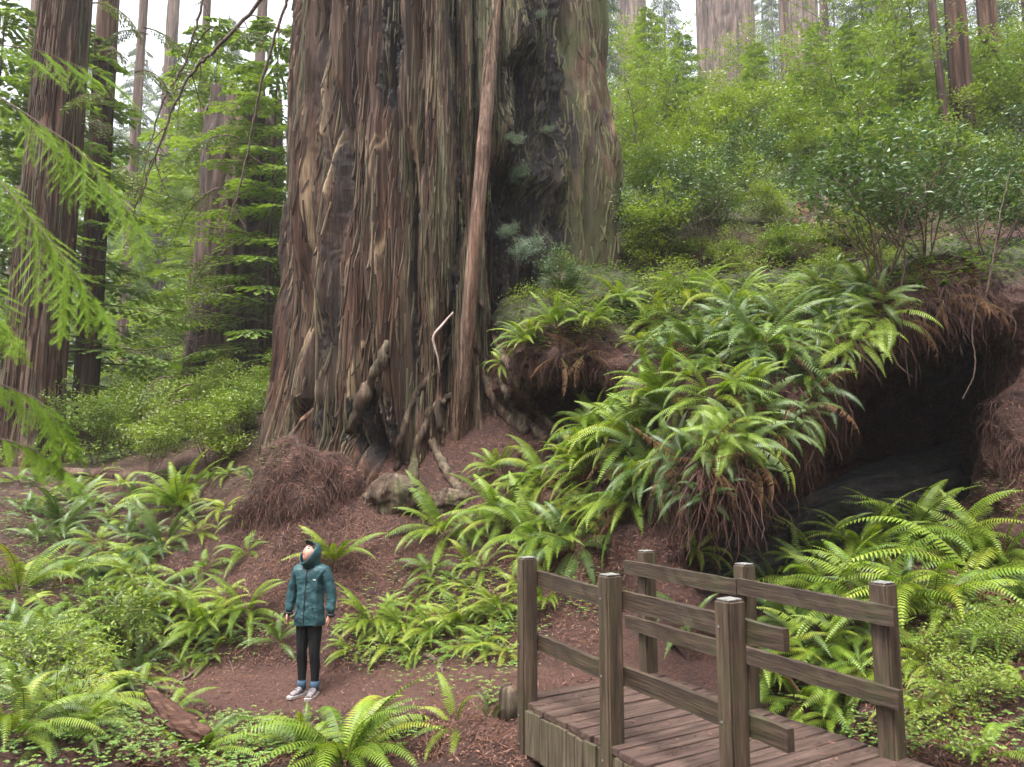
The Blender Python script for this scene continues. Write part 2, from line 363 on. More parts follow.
def resample(A, axis, n):
    A = np.moveaxis(A, axis, 0); m = len(A); t = np.linspace(0, m - 1, n); i = np.clip(t.astype(int), 0, m - 2); u = (t - i)
    g = lambda k: A[np.clip(i + k, 0, m - 1)]
    u = u.reshape(-1, *([1] * (A.ndim - 1)))
    p0, p1, p2, p3 = g(-1), g(0), g(1), g(2)
    r = .5 * ((2 * p1) + (-p0 + p2) * u + (2 * p0 - 5 * p1 + 4 * p2 - p3) * u ** 2 + (-p0 + 3 * p1 - 3 * p2 + p3) * u ** 3)
    return np.moveaxis(r, 0, axis)
BK = resample(resample(L, 0, 300), 1, 230)
def gridnormals(A):
    du = np.gradient(A, axis=0); dv = np.gradient(A, axis=1); n = np.cross(du, dv); n /= np.linalg.norm(n, axis=2, keepdims=True) + 1e-9
    return n
NB = gridnormals(BK)
if NB[100, 200, 2] < 0: NB = -NB
x, y, z = BK[..., 0], BK[..., 1], BK[..., 2]
inner = np.linspace(0, 8, 230)[None, :] * np.ones((300, 1))
amp = .30 * noise3(x * 1.3, y * 1.3, z * 1.3, 21) + .16 * fbm(x * 3, y * 3, z * 3, 4, 22)
edge = np.minimum(1, np.linspace(0, 8, 300) * 1)[:, None]
BK = BK + NB * (amp)[..., None]
BK[:, :8, 2] -= np.linspace(.5, 0, 8)[None, :]                 # root the foot in the ground
BK[:, -8:, 2] -= np.linspace(0, .5, 8)[None, :]
bme = mesh('earth_bank', BK.reshape(-1, 3), gridfaces(300, 230), True)
setattr_f(bme, 'path', np.zeros(300 * 230))
gr = sstep(5.6, 6.6, inner) * .75
setattr_f(bme, 'green', gr.ravel())
bank = tag(ob('earth_bank', bme, M['ground']), kind='structure')
def bvh_of(me):
    return BVHTree.FromPolygons([v.co[:] for v in me.vertices], [p.vertices[:] for p in me.polygons])
BV = [bvh_of(gme), bvh_of(bme)]
def cast(o, d, mx=1e4):
    best = None
    for b in BV:
        h = b.ray_cast(Vector(o), Vector(d).normalized(), mx)
        if h[0] is not None and (best is None or h[3] < best[2]): best = (h[0], h[1], h[3])
    if best is None: return None
    n = best[1]
    if n.dot(Vector(d)) > 0: n = -n
    return best[0], n
def surf(px, py):
    """where the bank or the ground lies in that direction"""
    h = cast(CAM, ray(px, py)); 
    return h
def drop(x, y, top=80.0):
    h = cast((x, y, top), (0, 0, -1)); return h[0] if h else Vector((x, y, 0))
# ------------------------------------------------------------------ the giant fused redwood
def polydist(px, py, pl):
    best = np.full(px.shape, 1e9)
    for (ax, ay), (bx, by) in zip(pl[:-1], pl[1:]):
        dx, dy = bx - ax, by - ay
        t = np.clip(((px - ax) * dx + (py - ay) * dy) / (dx * dx + dy * dy + 1e-9), 0, 1)
        best = np.minimum(best, np.hypot(px - ax - t * dx, py - ay - t * dy))
    return best
def projv(Q):
    d = Q - CAM; k = d @ _F; return 512 + FPX * d[..., 0] / k, 383.5 - FPX * (d @ _U) / k
def groove(n, w):
    return 1 - np.exp(-(n / w) ** 2)           # 0 along thin furrows, 1 on the plates between
STRIPS = [((322,60),(326,150),2.5),((325,150),(324,290),2),((346,200),(349,135),4.5),((394,148),(382,188),2.5),((422,200),(427,95),4),((428,95),(440,10),3),((388,190),(402,140),2),((412,200),(420,140),3),
          ((445,10),(443,150),4),((366,170),(372,40),2.5),((338,140),(345,50),2.5),((432,300),(433,215),3.5),((352,330),(366,240),2),((407,330),(418,220),3),((308,420),(318,330),2),((470,10),(468,130),2.5),((592,190),(596,50),2),
          ((575,60),(577,170),2),((482,50),(478,150),2),((384,90),(386,10),3),((395,320),(400,240),3),((362,400),(372,345),4),((425,400),(445,350),3),((458,60),(456,180),2)]
FEATS = []
def clear_of_cracks(x_, y_, k=1.0):
    for pl, w, dd, ca in FEATS:
        if ca >= .3 and polydist(np.array([x_]), np.array([y_]), pl)[0] < w * k: return False
    return True
def build_giant():
    C0 = P(455, 300, 13.6)
    th = np.concatenate([np.radians(np.linspace(-195, 15, 1150)), np.radians(np.linspace(16.5, 163.5, 90))])
    zz = np.concatenate([np.arange(.2, 10.6, .032), np.linspace(10.7, 17, 30)])
    TH, Z = np.meshgrid(th, zz)
    def circ(cx, cy, r):
        ux, uy = np.cos(TH), np.sin(TH); b = ux * cx + uy * cy; d = r * r - (cx * cx + cy * cy - b * b)
        return np.where(d > 0, b + np.sqrt(np.maximum(d, 1e-6)), -9)
    zt = (Z - 1.4)
    tp = 1 - .012 * np.maximum(zt, 0)
    fl = np.exp(-np.maximum(zt, 0) / 1.1)
    # burl on the right side and a slow swell
    A = circ(-.98, -.35, 1.80 * tp); B = circ(1.72, .65, (1.12 + .16 * np.exp(-((Z - 7.9) / 1.0) ** 2)) * tp); Cc = circ(.35, -.15, 1.55 * tp)
    k = 9.0
    Rr = np.log(np.exp(k * A) + np.exp(k * B) + np.exp(k * Cc)) / k
    # root flare: wide low down, in separate buttresses
    but = .5 + .5 * np.cos(TH * 7 + 1.2 * np.sin(TH * 3) + .4)
    Rr = Rr + fl * (.02 + .34 * but ** 1.6) * (1 - .6 * sstep(-2.2, -3.0, TH))
    x = C0[0] + Rr * np.cos(TH); y = C0[1] + Rr * np.sin(TH)
    Q = np.stack([x, y, Z], -1); px, py = projv(Q)
    s = TH * 2.3
    tw = .07 * zt + .14 * noise3(s * .5, Z * .18, 0 * s, 31) + .45 * fl * noise3(s * 1.1, Z * .8, 0 * s, 32)
    u = s + tw * .6
    big = noise3(u * .95, Z * .07, 0 * s, 33)
    g1 = groove(noise3(u * 1.9, Z * .09, 0 * s, 34), .13)
    g2 = groove(noise3(u * 4.6 + .25 * noise3(u * 3, Z * .7, 0 * s, 40), Z * .09, 0 * s, 35), .2)
    g3 = noise3(u * 13, Z * .7, 0 * s, 36); g4 = noise3(u * 30, Z * 1.5, 0 * s, 37)
    chunk = np.round(noise3(u * 2.6, Z * .5, 0 * s, 38) * 5) / 5
    side = sstep(500, 530, px)                                # older, knobblier stem on the right
    g5 = groove(noise3(u * 9.5 + .25 * noise3(u * 5, Z * .7, 0 * s, 44), Z * .13, 0 * s, 45), .24); g6 = groove(noise3(u * 20, Z * .3, 0 * s, 46), .25)
    D = .22 * big + .34 * g1 + .20 * g2 + .085 * g5 + .05 * g6 + .03 * g3 + .014 * g4
    D += side * (.10 * fbm(u * 4.5, Z * .6, 0 * s, 4, 39) + .05 * np.abs(noise3(u * 11, Z * 2.2, 0 * s, 47)))
    D += .10 * fl * fbm(u * 2.5, Z * 1.6, 0 * s, 4, 41)
    char = np.zeros_like(D); moss = np.zeros_like(D)  # burnt wood, plus shade painted black along the fissures
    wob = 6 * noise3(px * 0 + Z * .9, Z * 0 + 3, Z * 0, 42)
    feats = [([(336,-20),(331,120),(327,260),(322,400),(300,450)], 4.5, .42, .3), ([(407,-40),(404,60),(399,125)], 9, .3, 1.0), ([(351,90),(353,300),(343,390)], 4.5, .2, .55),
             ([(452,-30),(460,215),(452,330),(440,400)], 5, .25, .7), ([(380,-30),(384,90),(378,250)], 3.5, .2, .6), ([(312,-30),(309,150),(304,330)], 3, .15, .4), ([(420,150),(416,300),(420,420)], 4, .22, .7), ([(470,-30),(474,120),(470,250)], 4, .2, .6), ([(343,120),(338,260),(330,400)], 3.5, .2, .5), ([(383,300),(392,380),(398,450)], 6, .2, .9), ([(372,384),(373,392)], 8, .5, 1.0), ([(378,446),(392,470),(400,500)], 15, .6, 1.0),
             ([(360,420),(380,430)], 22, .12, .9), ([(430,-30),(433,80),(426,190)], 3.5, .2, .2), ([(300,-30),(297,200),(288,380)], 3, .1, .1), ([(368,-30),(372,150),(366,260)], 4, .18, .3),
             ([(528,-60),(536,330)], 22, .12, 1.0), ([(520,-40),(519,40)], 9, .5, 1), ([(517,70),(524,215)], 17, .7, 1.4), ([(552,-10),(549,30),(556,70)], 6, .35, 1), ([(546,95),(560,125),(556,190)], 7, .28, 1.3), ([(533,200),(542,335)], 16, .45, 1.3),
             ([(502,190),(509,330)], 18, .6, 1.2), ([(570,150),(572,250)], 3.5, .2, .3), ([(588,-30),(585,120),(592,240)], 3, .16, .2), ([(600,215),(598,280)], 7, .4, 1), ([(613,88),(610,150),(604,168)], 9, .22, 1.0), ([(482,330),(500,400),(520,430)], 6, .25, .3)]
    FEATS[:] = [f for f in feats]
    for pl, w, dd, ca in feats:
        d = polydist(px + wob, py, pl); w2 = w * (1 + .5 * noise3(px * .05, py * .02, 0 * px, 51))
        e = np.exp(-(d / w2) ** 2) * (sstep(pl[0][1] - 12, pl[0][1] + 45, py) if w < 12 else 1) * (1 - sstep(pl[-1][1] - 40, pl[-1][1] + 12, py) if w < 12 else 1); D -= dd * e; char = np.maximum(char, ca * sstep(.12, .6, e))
    pale = np.zeros_like(D)
    for (a, b, w) in STRIPS:
        d = polydist(px + wob * .6 + 2.0 * noise3(px * .2, py * .05, 0 * px, 54), py, [a, ((a[0] + b[0]) / 2 + (a[1] % 5) - 2, (a[1] + b[1]) / 2), b]); w2 = w * .62 * (.6 + 1.1 * noise3(px * .1, py * .04, 0 * px + a[0], 55))
        e = 1 / (1 + np.exp((d - w2) * 2.2)); D += .022 * e; pale = np.maximum(pale, e * sstep(-.45, .15, noise3(u * 9, Z * .8, 0 * s, 56)))
    # knobbly rims round the hollow
    for (bx, by, br, bh) in [(541,60,9,.10),(540,112,5,.12),(568,92,7,.12),(505,60,9,.1),(616,60,10,.12),(618,110,12,.18),(614,140,8,.15)]:
        D += bh * np.exp(-((px - bx) ** 2 + (py - by) ** 2) / br ** 2)
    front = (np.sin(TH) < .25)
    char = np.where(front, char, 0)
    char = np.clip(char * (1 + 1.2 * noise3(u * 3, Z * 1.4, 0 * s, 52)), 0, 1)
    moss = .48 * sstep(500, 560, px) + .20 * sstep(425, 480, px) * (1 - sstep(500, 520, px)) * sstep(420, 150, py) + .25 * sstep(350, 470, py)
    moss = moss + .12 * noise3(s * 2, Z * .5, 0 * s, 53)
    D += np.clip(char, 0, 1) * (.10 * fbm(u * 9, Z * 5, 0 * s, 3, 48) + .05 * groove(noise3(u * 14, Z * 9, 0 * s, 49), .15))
    Rr = Rr + D
    x = C0[0] + Rr * np.cos(TH); y = C0[1] + Rr * np.sin(TH)
    V = np.stack([x, y, Z + .02 * g3], -1)
    me = mesh('trunk', V.reshape(-1, 3), gridfaces(len(zz), len(th), True), True)
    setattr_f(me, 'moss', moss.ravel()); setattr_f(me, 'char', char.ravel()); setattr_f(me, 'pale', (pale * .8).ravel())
    root = thing('redwood_tree', 'giant redwood behind the standing person, mossy and burnt hollow on its right side', 'redwood tree', (C0[0], C0[1], 1.2))
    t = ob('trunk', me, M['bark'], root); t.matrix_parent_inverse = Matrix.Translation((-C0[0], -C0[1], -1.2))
    bv = BVHTree.FromPolygons(V.reshape(-1, 3).tolist(), gridfaces(len(zz), len(th), True).tolist())
    return root, t, bv, C0
giant, giant_trunk, GBV, GC = build_giant()
GINV = Matrix.Translation((-GC[0], -GC[1], -1.2))
def gsurf(px, py, out=0.0):
    d = Vector(ray(px, py)).normalized(); h = GBV.ray_cast(Vector(CAM), d)
    if h[0] is None: return None
    return h[0] - d * out
def gchild(mb, name, mat, smooth=True):
    o = mb.build(name, mat, giant, smooth); o.matrix_parent_inverse = GINV; return o
rnd = random.Random(5)
def plate(pts, w, th_):
    """a torn splinter of bark: pointed flat strip standing off the trunk"""
    mb = MB(); n = 14; V = []; pts = [Vector(p) for p in pts]
    for i in range(n):
        t = i / (n - 1); k = t * (len(pts) - 1); a = min(int(k), len(pts) - 2); p = pts[a].lerp(pts[a + 1], k - a)
        ww = w * (math.sin(math.pi * min(1, .08 + t * .92)) ** .45) * (1 + .25 * (rnd.random() - .5))
        side = Vector((1, .25, 0)).normalized(); o = Vector((0, -1, 0)) * th_
        p = p + side * .012 * (rnd.random() - .5)
        V += [p - side * ww / 2, p - side * ww * .18 + o, p + side * ww * .2 + o * .85, p + side * ww / 2, p - o]
    F = [(i * 5 + j, i * 5 + (j + 1) % 5, (i + 1) * 5 + (j + 1) % 5, (i + 1) * 5 + j) for i in range(n - 1) for j in range(5)]
    F += [(4, 3, 2, 1, 0), tuple((n - 1) * 5 + j for j in range(5))]
    mb.add(V, F); return mb
m_, nt_, bs_, _o = newmat('torn_bark')
nn = noise_tex(nt_, 22, 6, stretch=(1, 1, .06), rough=.7)
cc_ = ramp(nt_, nn.outputs[0], [(.3, (.11, .07, .042)), (.5, (.22, .15, .09)), (.68, (.33, .25, .15))])
n2_ = noise_tex(nt_, 3, 3, stretch=(1, 1, .4)); cc_ = mix(nt_, ramp(nt_, n2_.outputs[0], [(.5, (0, 0, 0)), (.65, (1, 1, 1))]), cc_, (.13, .14, .05))
nt_.links.new(cc_, bs_.inputs['Base Color']); bs_.inputs['Roughness'].default_value = .85; bump(nt_, bs_, nn.outputs[0], .8, .02); M['splinter'] = m_
# torn fibrous strips of bark lying along the trunk
def bark_strips(bv, cx, cy_, n, z0, z1, th0, th1, seed, name, mat, parent, inv, lmin=.35, lmax=1.6, wmin=.012, wmax=.05, reach=5.0, lean=(0, 0), out=.012, keep=None, mxr=.15):
    r = random.Random(seed); V = []; Fc = []
    for k in range(n):
        th = r.uniform(th0, th1); z = r.uniform(z0, z1); L_ = r.uniform(lmin, lmax) * r.uniform(.5, 1); m = 7; w = r.uniform(wmin, wmax); P_ = []; dth = r.uniform(-.02, .02); fray = r.uniform(0, .05) if r.random() < .3 else 0
        for i in range(m):
            zz = z - L_ * i / (m - 1); t2 = th + dth * i / m; d = Vector((math.cos(t2), math.sin(t2), 0)); c = Vector((cx + lean[0] * zz, cy_ + lean[1] * zz, zz)); h = bv.ray_cast(c + d * reach, -d)
            if h[0] is None: break
            P_.append((h[0] + d * (out + fray * (i / m) ** 2), d))
        if len(P_) < m: continue
        rad = [(p - Vector((cx, cy_, p.z))).length for p, _ in P_]
        if max(rad) - min(rad) > (mxr if z > 3.4 else mxr + .35): continue
        if keep and not keep(P_[3][0]): continue
        for i in range(m):
            # lie flat: stay near the line between the ends
            t = i / (m - 1); p, d = P_[i]; q = P_[0][0].lerp(P_[-1][0], t); p = p.lerp(q, .5) if (p - q).length < .15 else p
            s_ = Vector((-d.y, d.x, 0)); ww = w * (.25 + .75 * math.sin(math.pi * min(.97, .12 + t * .85)) ** .6) * r.uniform(.8, 1.2); k0 = len(V)
            V += [p - s_ * ww / 2 - d * .02, p - s_ * ww * .3 + d * .008, p + s_ * ww * .35 + d * .006, p + s_ * ww / 2 - d * .02]
            if i: Fc += [(k0 - 4 + j, k0 - 3 + j, k0 + 1 + j, k0 + j) for j in range(3)]
        Fc.append((k0, k0 + 1, k0 + 2, k0 + 3)); a0 = k0 - 4 * (m - 1); Fc.append((a0 + 3, a0 + 2, a0 + 1, a0))
    o = ob(name, mesh(name, np.array([tuple(v) for v in V]), Fc), mat, parent)
    if inv: o.matrix_parent_inverse = inv
    return tag(o, kind='stuff')
def stripmat(name, cols):
    m, nt, bs, out = newmat(name); geo = nt.nodes.new('ShaderNodeNewGeometry'); c = ramp(nt, geo.outputs['Random Per Island'], [(i / (len(cols) - 1), q) for i, q in enumerate(cols)])
    z_ = noise_tex(nt, 1.3, 4, stretch=(1.6, 1.6, .22), rough=.6); c = mix(nt, ramp(nt, z_.outputs[0], [(.48, (0, 0, 0)), (.62, (.85, .85, .85))]), c, mix(nt, geo.outputs['Random Per Island'], (.035, .036, .018), (.15, .15, .095)))
    c = mix(nt, .8, c, ramp(nt, z_.outputs[0], [(.3, (.35, .32, .32)), (.42, (1, 1, 1))]), 'MULTIPLY')
    n = noise_tex(nt, 40, 5, stretch=(1, 1, .05), rough=.7); c = mix(nt, .9, c, ramp(nt, n.outputs[0], [(.35, (.4, .37, .35)), (.62, (1.25, 1.2, 1.15))]), 'MULTIPLY')
    nt.links.new(c, bs.inputs['Base Color']); bs.inputs['Roughness'].default_value = .85; bs.inputs['Specular IOR Level'].default_value = .25; bump(nt, bs, n.outputs[0], .8, .012); return m
M['strip'] = stripmat('bark_strip', [(.017, .009, .006), (.055, .027, .017), (.035, .018, .012), (.105, .064, .042), (.08, .066, .052), (.18, .135, .09), (.03, .016, .011), (.09, .046, .03), (.014, .008, .006)])
M['strip_moss'] = stripmat('mossy_bark_strip', [(.05, .055, .022), (.09, .10, .035), (.11, .09, .06), (.15, .16, .07), (.06, .045, .03), (.17, .15, .10)])
bark_strips(GBV, GC[0], GC[1], 5200, 1.2, 11, R(-185), R(-62), 1, 'bark_strips', M['strip'], giant, GINV, keep=lambda p: proj(p)[0] < 512 and clear_of_cracks(*proj(p), .7))
bark_strips(GBV, GC[0], GC[1], 2600, 4.0, 11, R(-80), R(8), 2, 'mossy_bark_strips', M['strip_moss'], giant, GINV, lmax=1.1, keep=lambda p: proj(p)[0] > 560 or (proj(p)[0] > 470 and proj(p)[1] < 60))
bark_strips(GBV, GC[0], GC[1], 500, 3.0, 11, R(-110), R(-62), 3, 'mossy_bark_strips', M['strip_moss'], giant, GINV, keep=lambda p: 430 < proj(p)[0] < 512)
M['strip_char'] = stripmat('charred_strip', [(.006, .005, .005), (.014, .012, .011), (.03, .022, .018), (.008, .007, .007), (.05, .035, .027)])
bark_strips(GBV, GC[0], GC[1], 2600, 4.0, 11, R(-78), R(-20), 5, 'charred_strips', M['strip_char'], giant, GINV, lmin=.08, lmax=.6, wmin=.015, wmax=.06, keep=lambda p: 498 < proj(p)[0] < 578 and proj(p)[1] > -20, mxr=.8)
# roots and woody folds hugging the base
def snake(pxs, rads, k=10, out=.05, surf_fn=gsurf, n=26, wob=.02):
    pts = []; rr = []
    for i in range(n):
        t = i / (n - 1) * (len(pxs) - 1); a = min(int(t), len(pxs) - 2); u = t - a
        px = pxs[a][0] * (1 - u) + pxs[a + 1][0] * u; py = pxs[a][1] * (1 - u) + pxs[a + 1][1] * u
        h = surf_fn(px, py)
        if h is None: continue
        if isinstance(h, tuple): h = h[0]
        g = surf(px, py)
        c = Vector(CAM)
        if g and (g[0] - c).length < (h - c).length: h = g[0]
        d = (h - c).normalized(); r = rads[a] * (1 - u) + rads[a + 1] * u
        pts.append(h - d * (out + r * .2)); rr.append(r)
    # smooth the path
    for _ in range(2):
        pts = [pts[0]] + [(pts[i - 1] + pts[i] * 2 + pts[i + 1]) / 4 for i in range(1, len(pts) - 1)] + [pts[-1]]
    mb = MB(); mb.tube([p + Vector((rnd.uniform(-1, 1), 0, rnd.uniform(-1, 1))) * wob for p in pts], rr, k, rough=.25); return mb
for pxs, rads in [([(386,342),(378,372),(362,402),(350,432)], (.05, .11, .13, .07)), ([(455,330),(438,370),(415,395),(402,430),(396,470)], (.04, .05, .06, .06, .05)),
                  ([(452,395),(430,410),(416,450),(410,500)], (.05, .07, .08, .09)), ([(470,330),(484,380),(500,410),(530,432)], (.07, .08, .09, .1)), ([(482,300),(500,350),(528,400),(566,440)], (.05, .06, .07, .06)),
                  ([(430,440),(452,480),(470,500)], (.07, .08, .06)), ([(440,300),(446,340),(436,380),(440,430)], (.03, .04, .05, .05)), ([(500,380),(520,415),(548,440)], (.06, .08, .07))]:
    gchild(snake(pxs, rads, out=-.01), 'root', M['bark_root'])
# the pale dead stem clinging to the bark
w = snake([(453,312),(442,325),(431,337),(437,352),(440,376)], (.018, .022, .022, .018, .01), 6, .12, n=16, wob=.006)
tag(gchild(w, 'dead_stem', M['twig_pale']), 'bleached crooked stem against the trunk')
# burl-like root knob below the hollow
def knob(c, r, sq, seed, mat, name, parent=None, label=None, cat=None):
    bm = bmesh.new(); bmesh.ops.create_icosphere(bm, subdivisions=5, radius=1)
    V = np.array([v.co[:] for v in bm.verts]); d = 1 + .35 * fbm(V[:, 0] * 1.3 + seed, V[:, 1] * 1.3, V[:, 2] * 1.3, 4, seed)
    V = V * d[:, None] * np.array(sq) * r; F = [[v.index for v in f.verts] for f in bm.faces]; bm.free()
    o = ob(name, mesh(name, V, F, True), mat, parent, c); return o
k_ = knob(gsurf(382, 470, .1) if False else surf(395, 505)[0] + Vector((0, .1, .1)), .42, (1, .8, .8), 3, M['bark_root'], 'burl', None)
tag(k_, 'rounded dark burl half buried in duff at the foot of the giant redwood', 'burl')
k_ = knob(surf(448, 512)[0] + Vector((0, .2, .1)), .3, (1.3, .8, .7), 9, M['bark_root'], 'burl', None)
tag(k_, 'low dark root lump in duff right of the rounded burl', 'burl')

# ------------------------------------------------------------------ ordinary trunks
def trunk_mesh(r0, h, taper=.4, nth=140, nz=160, flare=.5, seed=1, amp=1.0, lean=(0, 0), bend=0.0):
    th = np.linspace(0, 2 * np.pi, nth, endpoint=False); zz = np.linspace(-.6, h, nz); TH, Z = np.meshgrid(th, zz)
    s = np.cos(TH) * r0 * 1.6; q = np.sin(TH) * r0 * 1.6; fr = 1.0 / max(r0, .12)
    Rr = r0 * (1 - taper * np.maximum(Z, 0) / h) + r0 * flare * np.exp(-np.maximum(Z, 0) / (r0 * 1.3)) * (.6 + .4 * np.cos(TH * 5 + seed))
    D = .10 * noise3(s * fr * .8, q * fr * .8, Z * .15, seed) + .07 * groove(noise3(s * fr * 2.0, q * fr * 2.0, Z * .3, seed + 1), .12) + .03 * noise3(s * fr * 6, q * fr * 6, Z * .9, seed + 2)
    Rr = Rr + D * r0 * 1.4 * amp
    cx = lean[0] * Z + bend * np.sin(Z / h * 3.1); cy_ = lean[1] * Z
    V = np.stack([cx + Rr * np.cos(TH), cy_ + Rr * np.sin(TH), Z], -1)
    me = mesh('trunk', V.reshape(-1, 3), gridfaces(nz, nth, True), True)
    return me
def base_pt(px, py, Y):
    p = P(px, py, Y); g = drop(p[0], p[1]); return g
def trunk_only(name, label, cat, px, Y, wpx, h, seed, mat='bark_far', group=None, lean=(0, 0), amp=1.0, flare=.4, taper=.3, nth=110, nz=120, moss=0.0, base=None):
    b = base or base_pt(px, 400, Y); r = wpx / 2 / FPX * Y
    root = thing(name, label, cat, b, group)
    me = trunk_mesh(r, h, taper, nth, nz, flare, seed, amp, lean)
    t = ob('trunk', me, M[mat], root)
    return root, r
lt, _ = trunk_only('redwood_tree', 'large dark redwood trunk at the left edge behind the bright green sprays', 'redwood tree', 32, 14.5, 50, 22, 11, 'bark', lean=(.008, 0), flare=.75, nth=260, nz=300)
trunk_only('redwood_tree', 'slimmer straight trunk just right of the dark redwood at the left edge', 'redwood tree', 86, 19, 22, 24, 12, 'bark', lean=(-.012, 0), flare=.3)
_p = lt.location; _bv = BVHTree.FromPolygons([(v.co + _p)[:] for v in lt.children[0].data.vertices], [q.vertices[:] for q in lt.children[0].data.polygons])
_o = bark_strips(_bv, _p.x - .008 * _p.z, _p.y, 900, 2.2, 13.5, R(-185), R(5), 4, 'bark_strips', M['strip'], None, None, lean=(.008, 0), wmin=.012, wmax=.035); _o.parent = lt; _o.matrix_parent_inverse = Matrix.Translation(-_p)
# the leaning young trunk lying against the giant
b0 = P(456, 470, 11.75); b1 = P(495, -5, 11.9); b2 = b1 + (b1 - b0) * .5
M['stem_bark'] = mat_bark('young_redwood_bark', base=((.05, .028, .02), (.13, .078, .054), (.22, .15, .11)), grey=(.2, .165, .135), greyamt=.5, sx=2.2)
M['strip_stem'] = stripmat('stem_strip', [(.07, .04, .028), (.15, .095, .066), (.11, .065, .045), (.2, .145, .105)])
def leaning():
    n = 90; k = 40; V = []
    for i in range(n):
        t = i / (n - 1) * 1.5; p = b0 + (b1 - b0) * t; p = p - np.array([0, .75 * math.sin(min(t, 1) * math.pi) * (1 - t * .5), 0]); p = p + np.array([.05 * math.sin(t * 3.0), 0, 0])
        r = .118 * (1 - .10 * t)
        a = np.linspace(0, 2 * np.pi, k, endpoint=False)
        d = r * (1 + .16 * noise3(np.cos(a) * 2.5, np.sin(a) * 2.5, a * 0 + t * 3, 61) + .09 * noise3(np.cos(a) * 7, np.sin(a) * 7, a * 0 + t * 9, 62))
        V.append(np.stack([p[0] + d * np.cos(a), p[1] + d * np.sin(a), p[2] + 0 * a], -1))
    V = np.array(V) - b0
    root = thing('redwood_sapling', 'slim young trunk leaning against the front of the giant redwood', 'young tree', tuple(b0))
    ob('trunk', mesh('trunk', V.reshape(-1, 3), gridfaces(n, k, True), True), M['stem_bark'], root)
    bv = BVHTree.FromPolygons((V + b0).reshape(-1, 3).tolist(), gridfaces(n, k, True).tolist()); D_ = (b1 - b0) / (b1 - b0)[2]
    o = bark_strips(bv, b0[0] - D_[0] * b0[2], b0[1] - D_[1] * b0[2] - .2, 420, b0[2] + .2, 10.5, R(-190), R(10), 6, 'bark_strips', M['strip_stem'], root, None, lean=(D_[0], D_[1]), reach=1.2, wmin=.006, wmax=.022, lmin=.2, lmax=.8, out=.004)
    o.matrix_parent_inverse = Matrix.Translation([-q for q in b0])
leaning()
# ------------------------------------------------------------------ the footbridge
def mat_wood(name, cols, along, moss=.3, rough=.6):
    """weathered timber: grain runs along one local axis"""
    m, nt, bs, out = newmat(name)
    st = [1, 1, 1]; st[along] = .06
    n1 = noise_tex(nt, 26, 8, stretch=tuple(st), rough=.7, dist=.4); n2 = noise_tex(nt, 3.5, 5, rough=.7); n3 = noise_tex(nt, 90, 3, stretch=tuple(st), rough=.6)
    oi = nt.nodes.new('ShaderNodeObjectInfo')
    c = ramp(nt, n1.outputs[0], [(.3, cols[0]), (.5, cols[1]), (.7, cols[2])])
    g = ramp(nt, n2.outputs[0], [(.48, (0, 0, 0)), (.7, (1, 1, 1))])
    c = mix(nt, mth(nt, 'MULTIPLY', g, moss), c, (.055, .065, .022))
    d = ramp(nt, n3.outputs[0], [(.35, (.55, .53, .5)), (.6, (1.1, 1.1, 1.1))])
    c = mix(nt, .8, c, d, 'MULTIPLY')
    w_ = ramp(nt, n2.outputs[0], [(.25, (.55, .5, .5)), (.45, (1, 1, 1))]); c = mix(nt, .7, c, w_, 'MULTIPLY')
    nt.links.new(c, bs.inputs['Base Color']); bs.inputs['Roughness'].default_value = rough; bs.inputs['Specular IOR Level'].default_value = .5
    bump(nt, bs, mth(nt, 'ADD', n1.outputs[0], mth(nt, 'MULTIPLY', n3.outputs[0], .6)), .7, .008); return m
M['post'] = mat_wood('post_timber', [(.02, .012, .007), (.062, .041, .026), (.14, .098, .064)], 2, .45)
M['rail'] = mat_wood('rail_timber', [(.016, .010, .006), (.045, .028, .017), (.095, .062, .042)], 0, .45)
M['plank'] = mat_wood('deck_timber', [(.028, .016, .013), (.066, .04, .033), (.14, .092, .076)], 1, .1, .5)
M['beam'] = mat_wood('beam_timber', [(.03, .023, .015), (.085, .066, .042), (.17, .14, .095)], 2, .5)
M['endgrain'] = simple('wet_end_grain', [(.3, (.14, .13, .12)), (.7, (.34, .34, .33))], 25, rough=.25, spec=.8)  # pale grey puts the reflection on the wet post tops into the colour
M['steel'] = simple('galvanised_steel', [(.3, (.10, .10, .10)), (.7, (.2, .2, .2))], 30, rough=.35)
HA = .53; bu = Vector((math.sin(HA), -math.cos(HA), 0)); bv_ = Vector((math.cos(HA), math.sin(HA), 0))
N1 = Vector((.114, 5.69, 0)); DECK = 0.0
bridge = thing('footbridge', 'weathered wooden footbridge with post and rail sides crossing the gully', 'footbridge', tuple(N1))
bridge.rotation_euler = (0, 0, math.atan2(bu.y, bu.x))       # local x runs along the bridge; local y towards the far side is +
rb = random.Random(3)
def bmat(x, y, z, rz=0, ry=0, rx=0): return Matrix.Translation((x, y, z)) @ Euler((rx, ry, rz)).to_matrix().to_4x4()
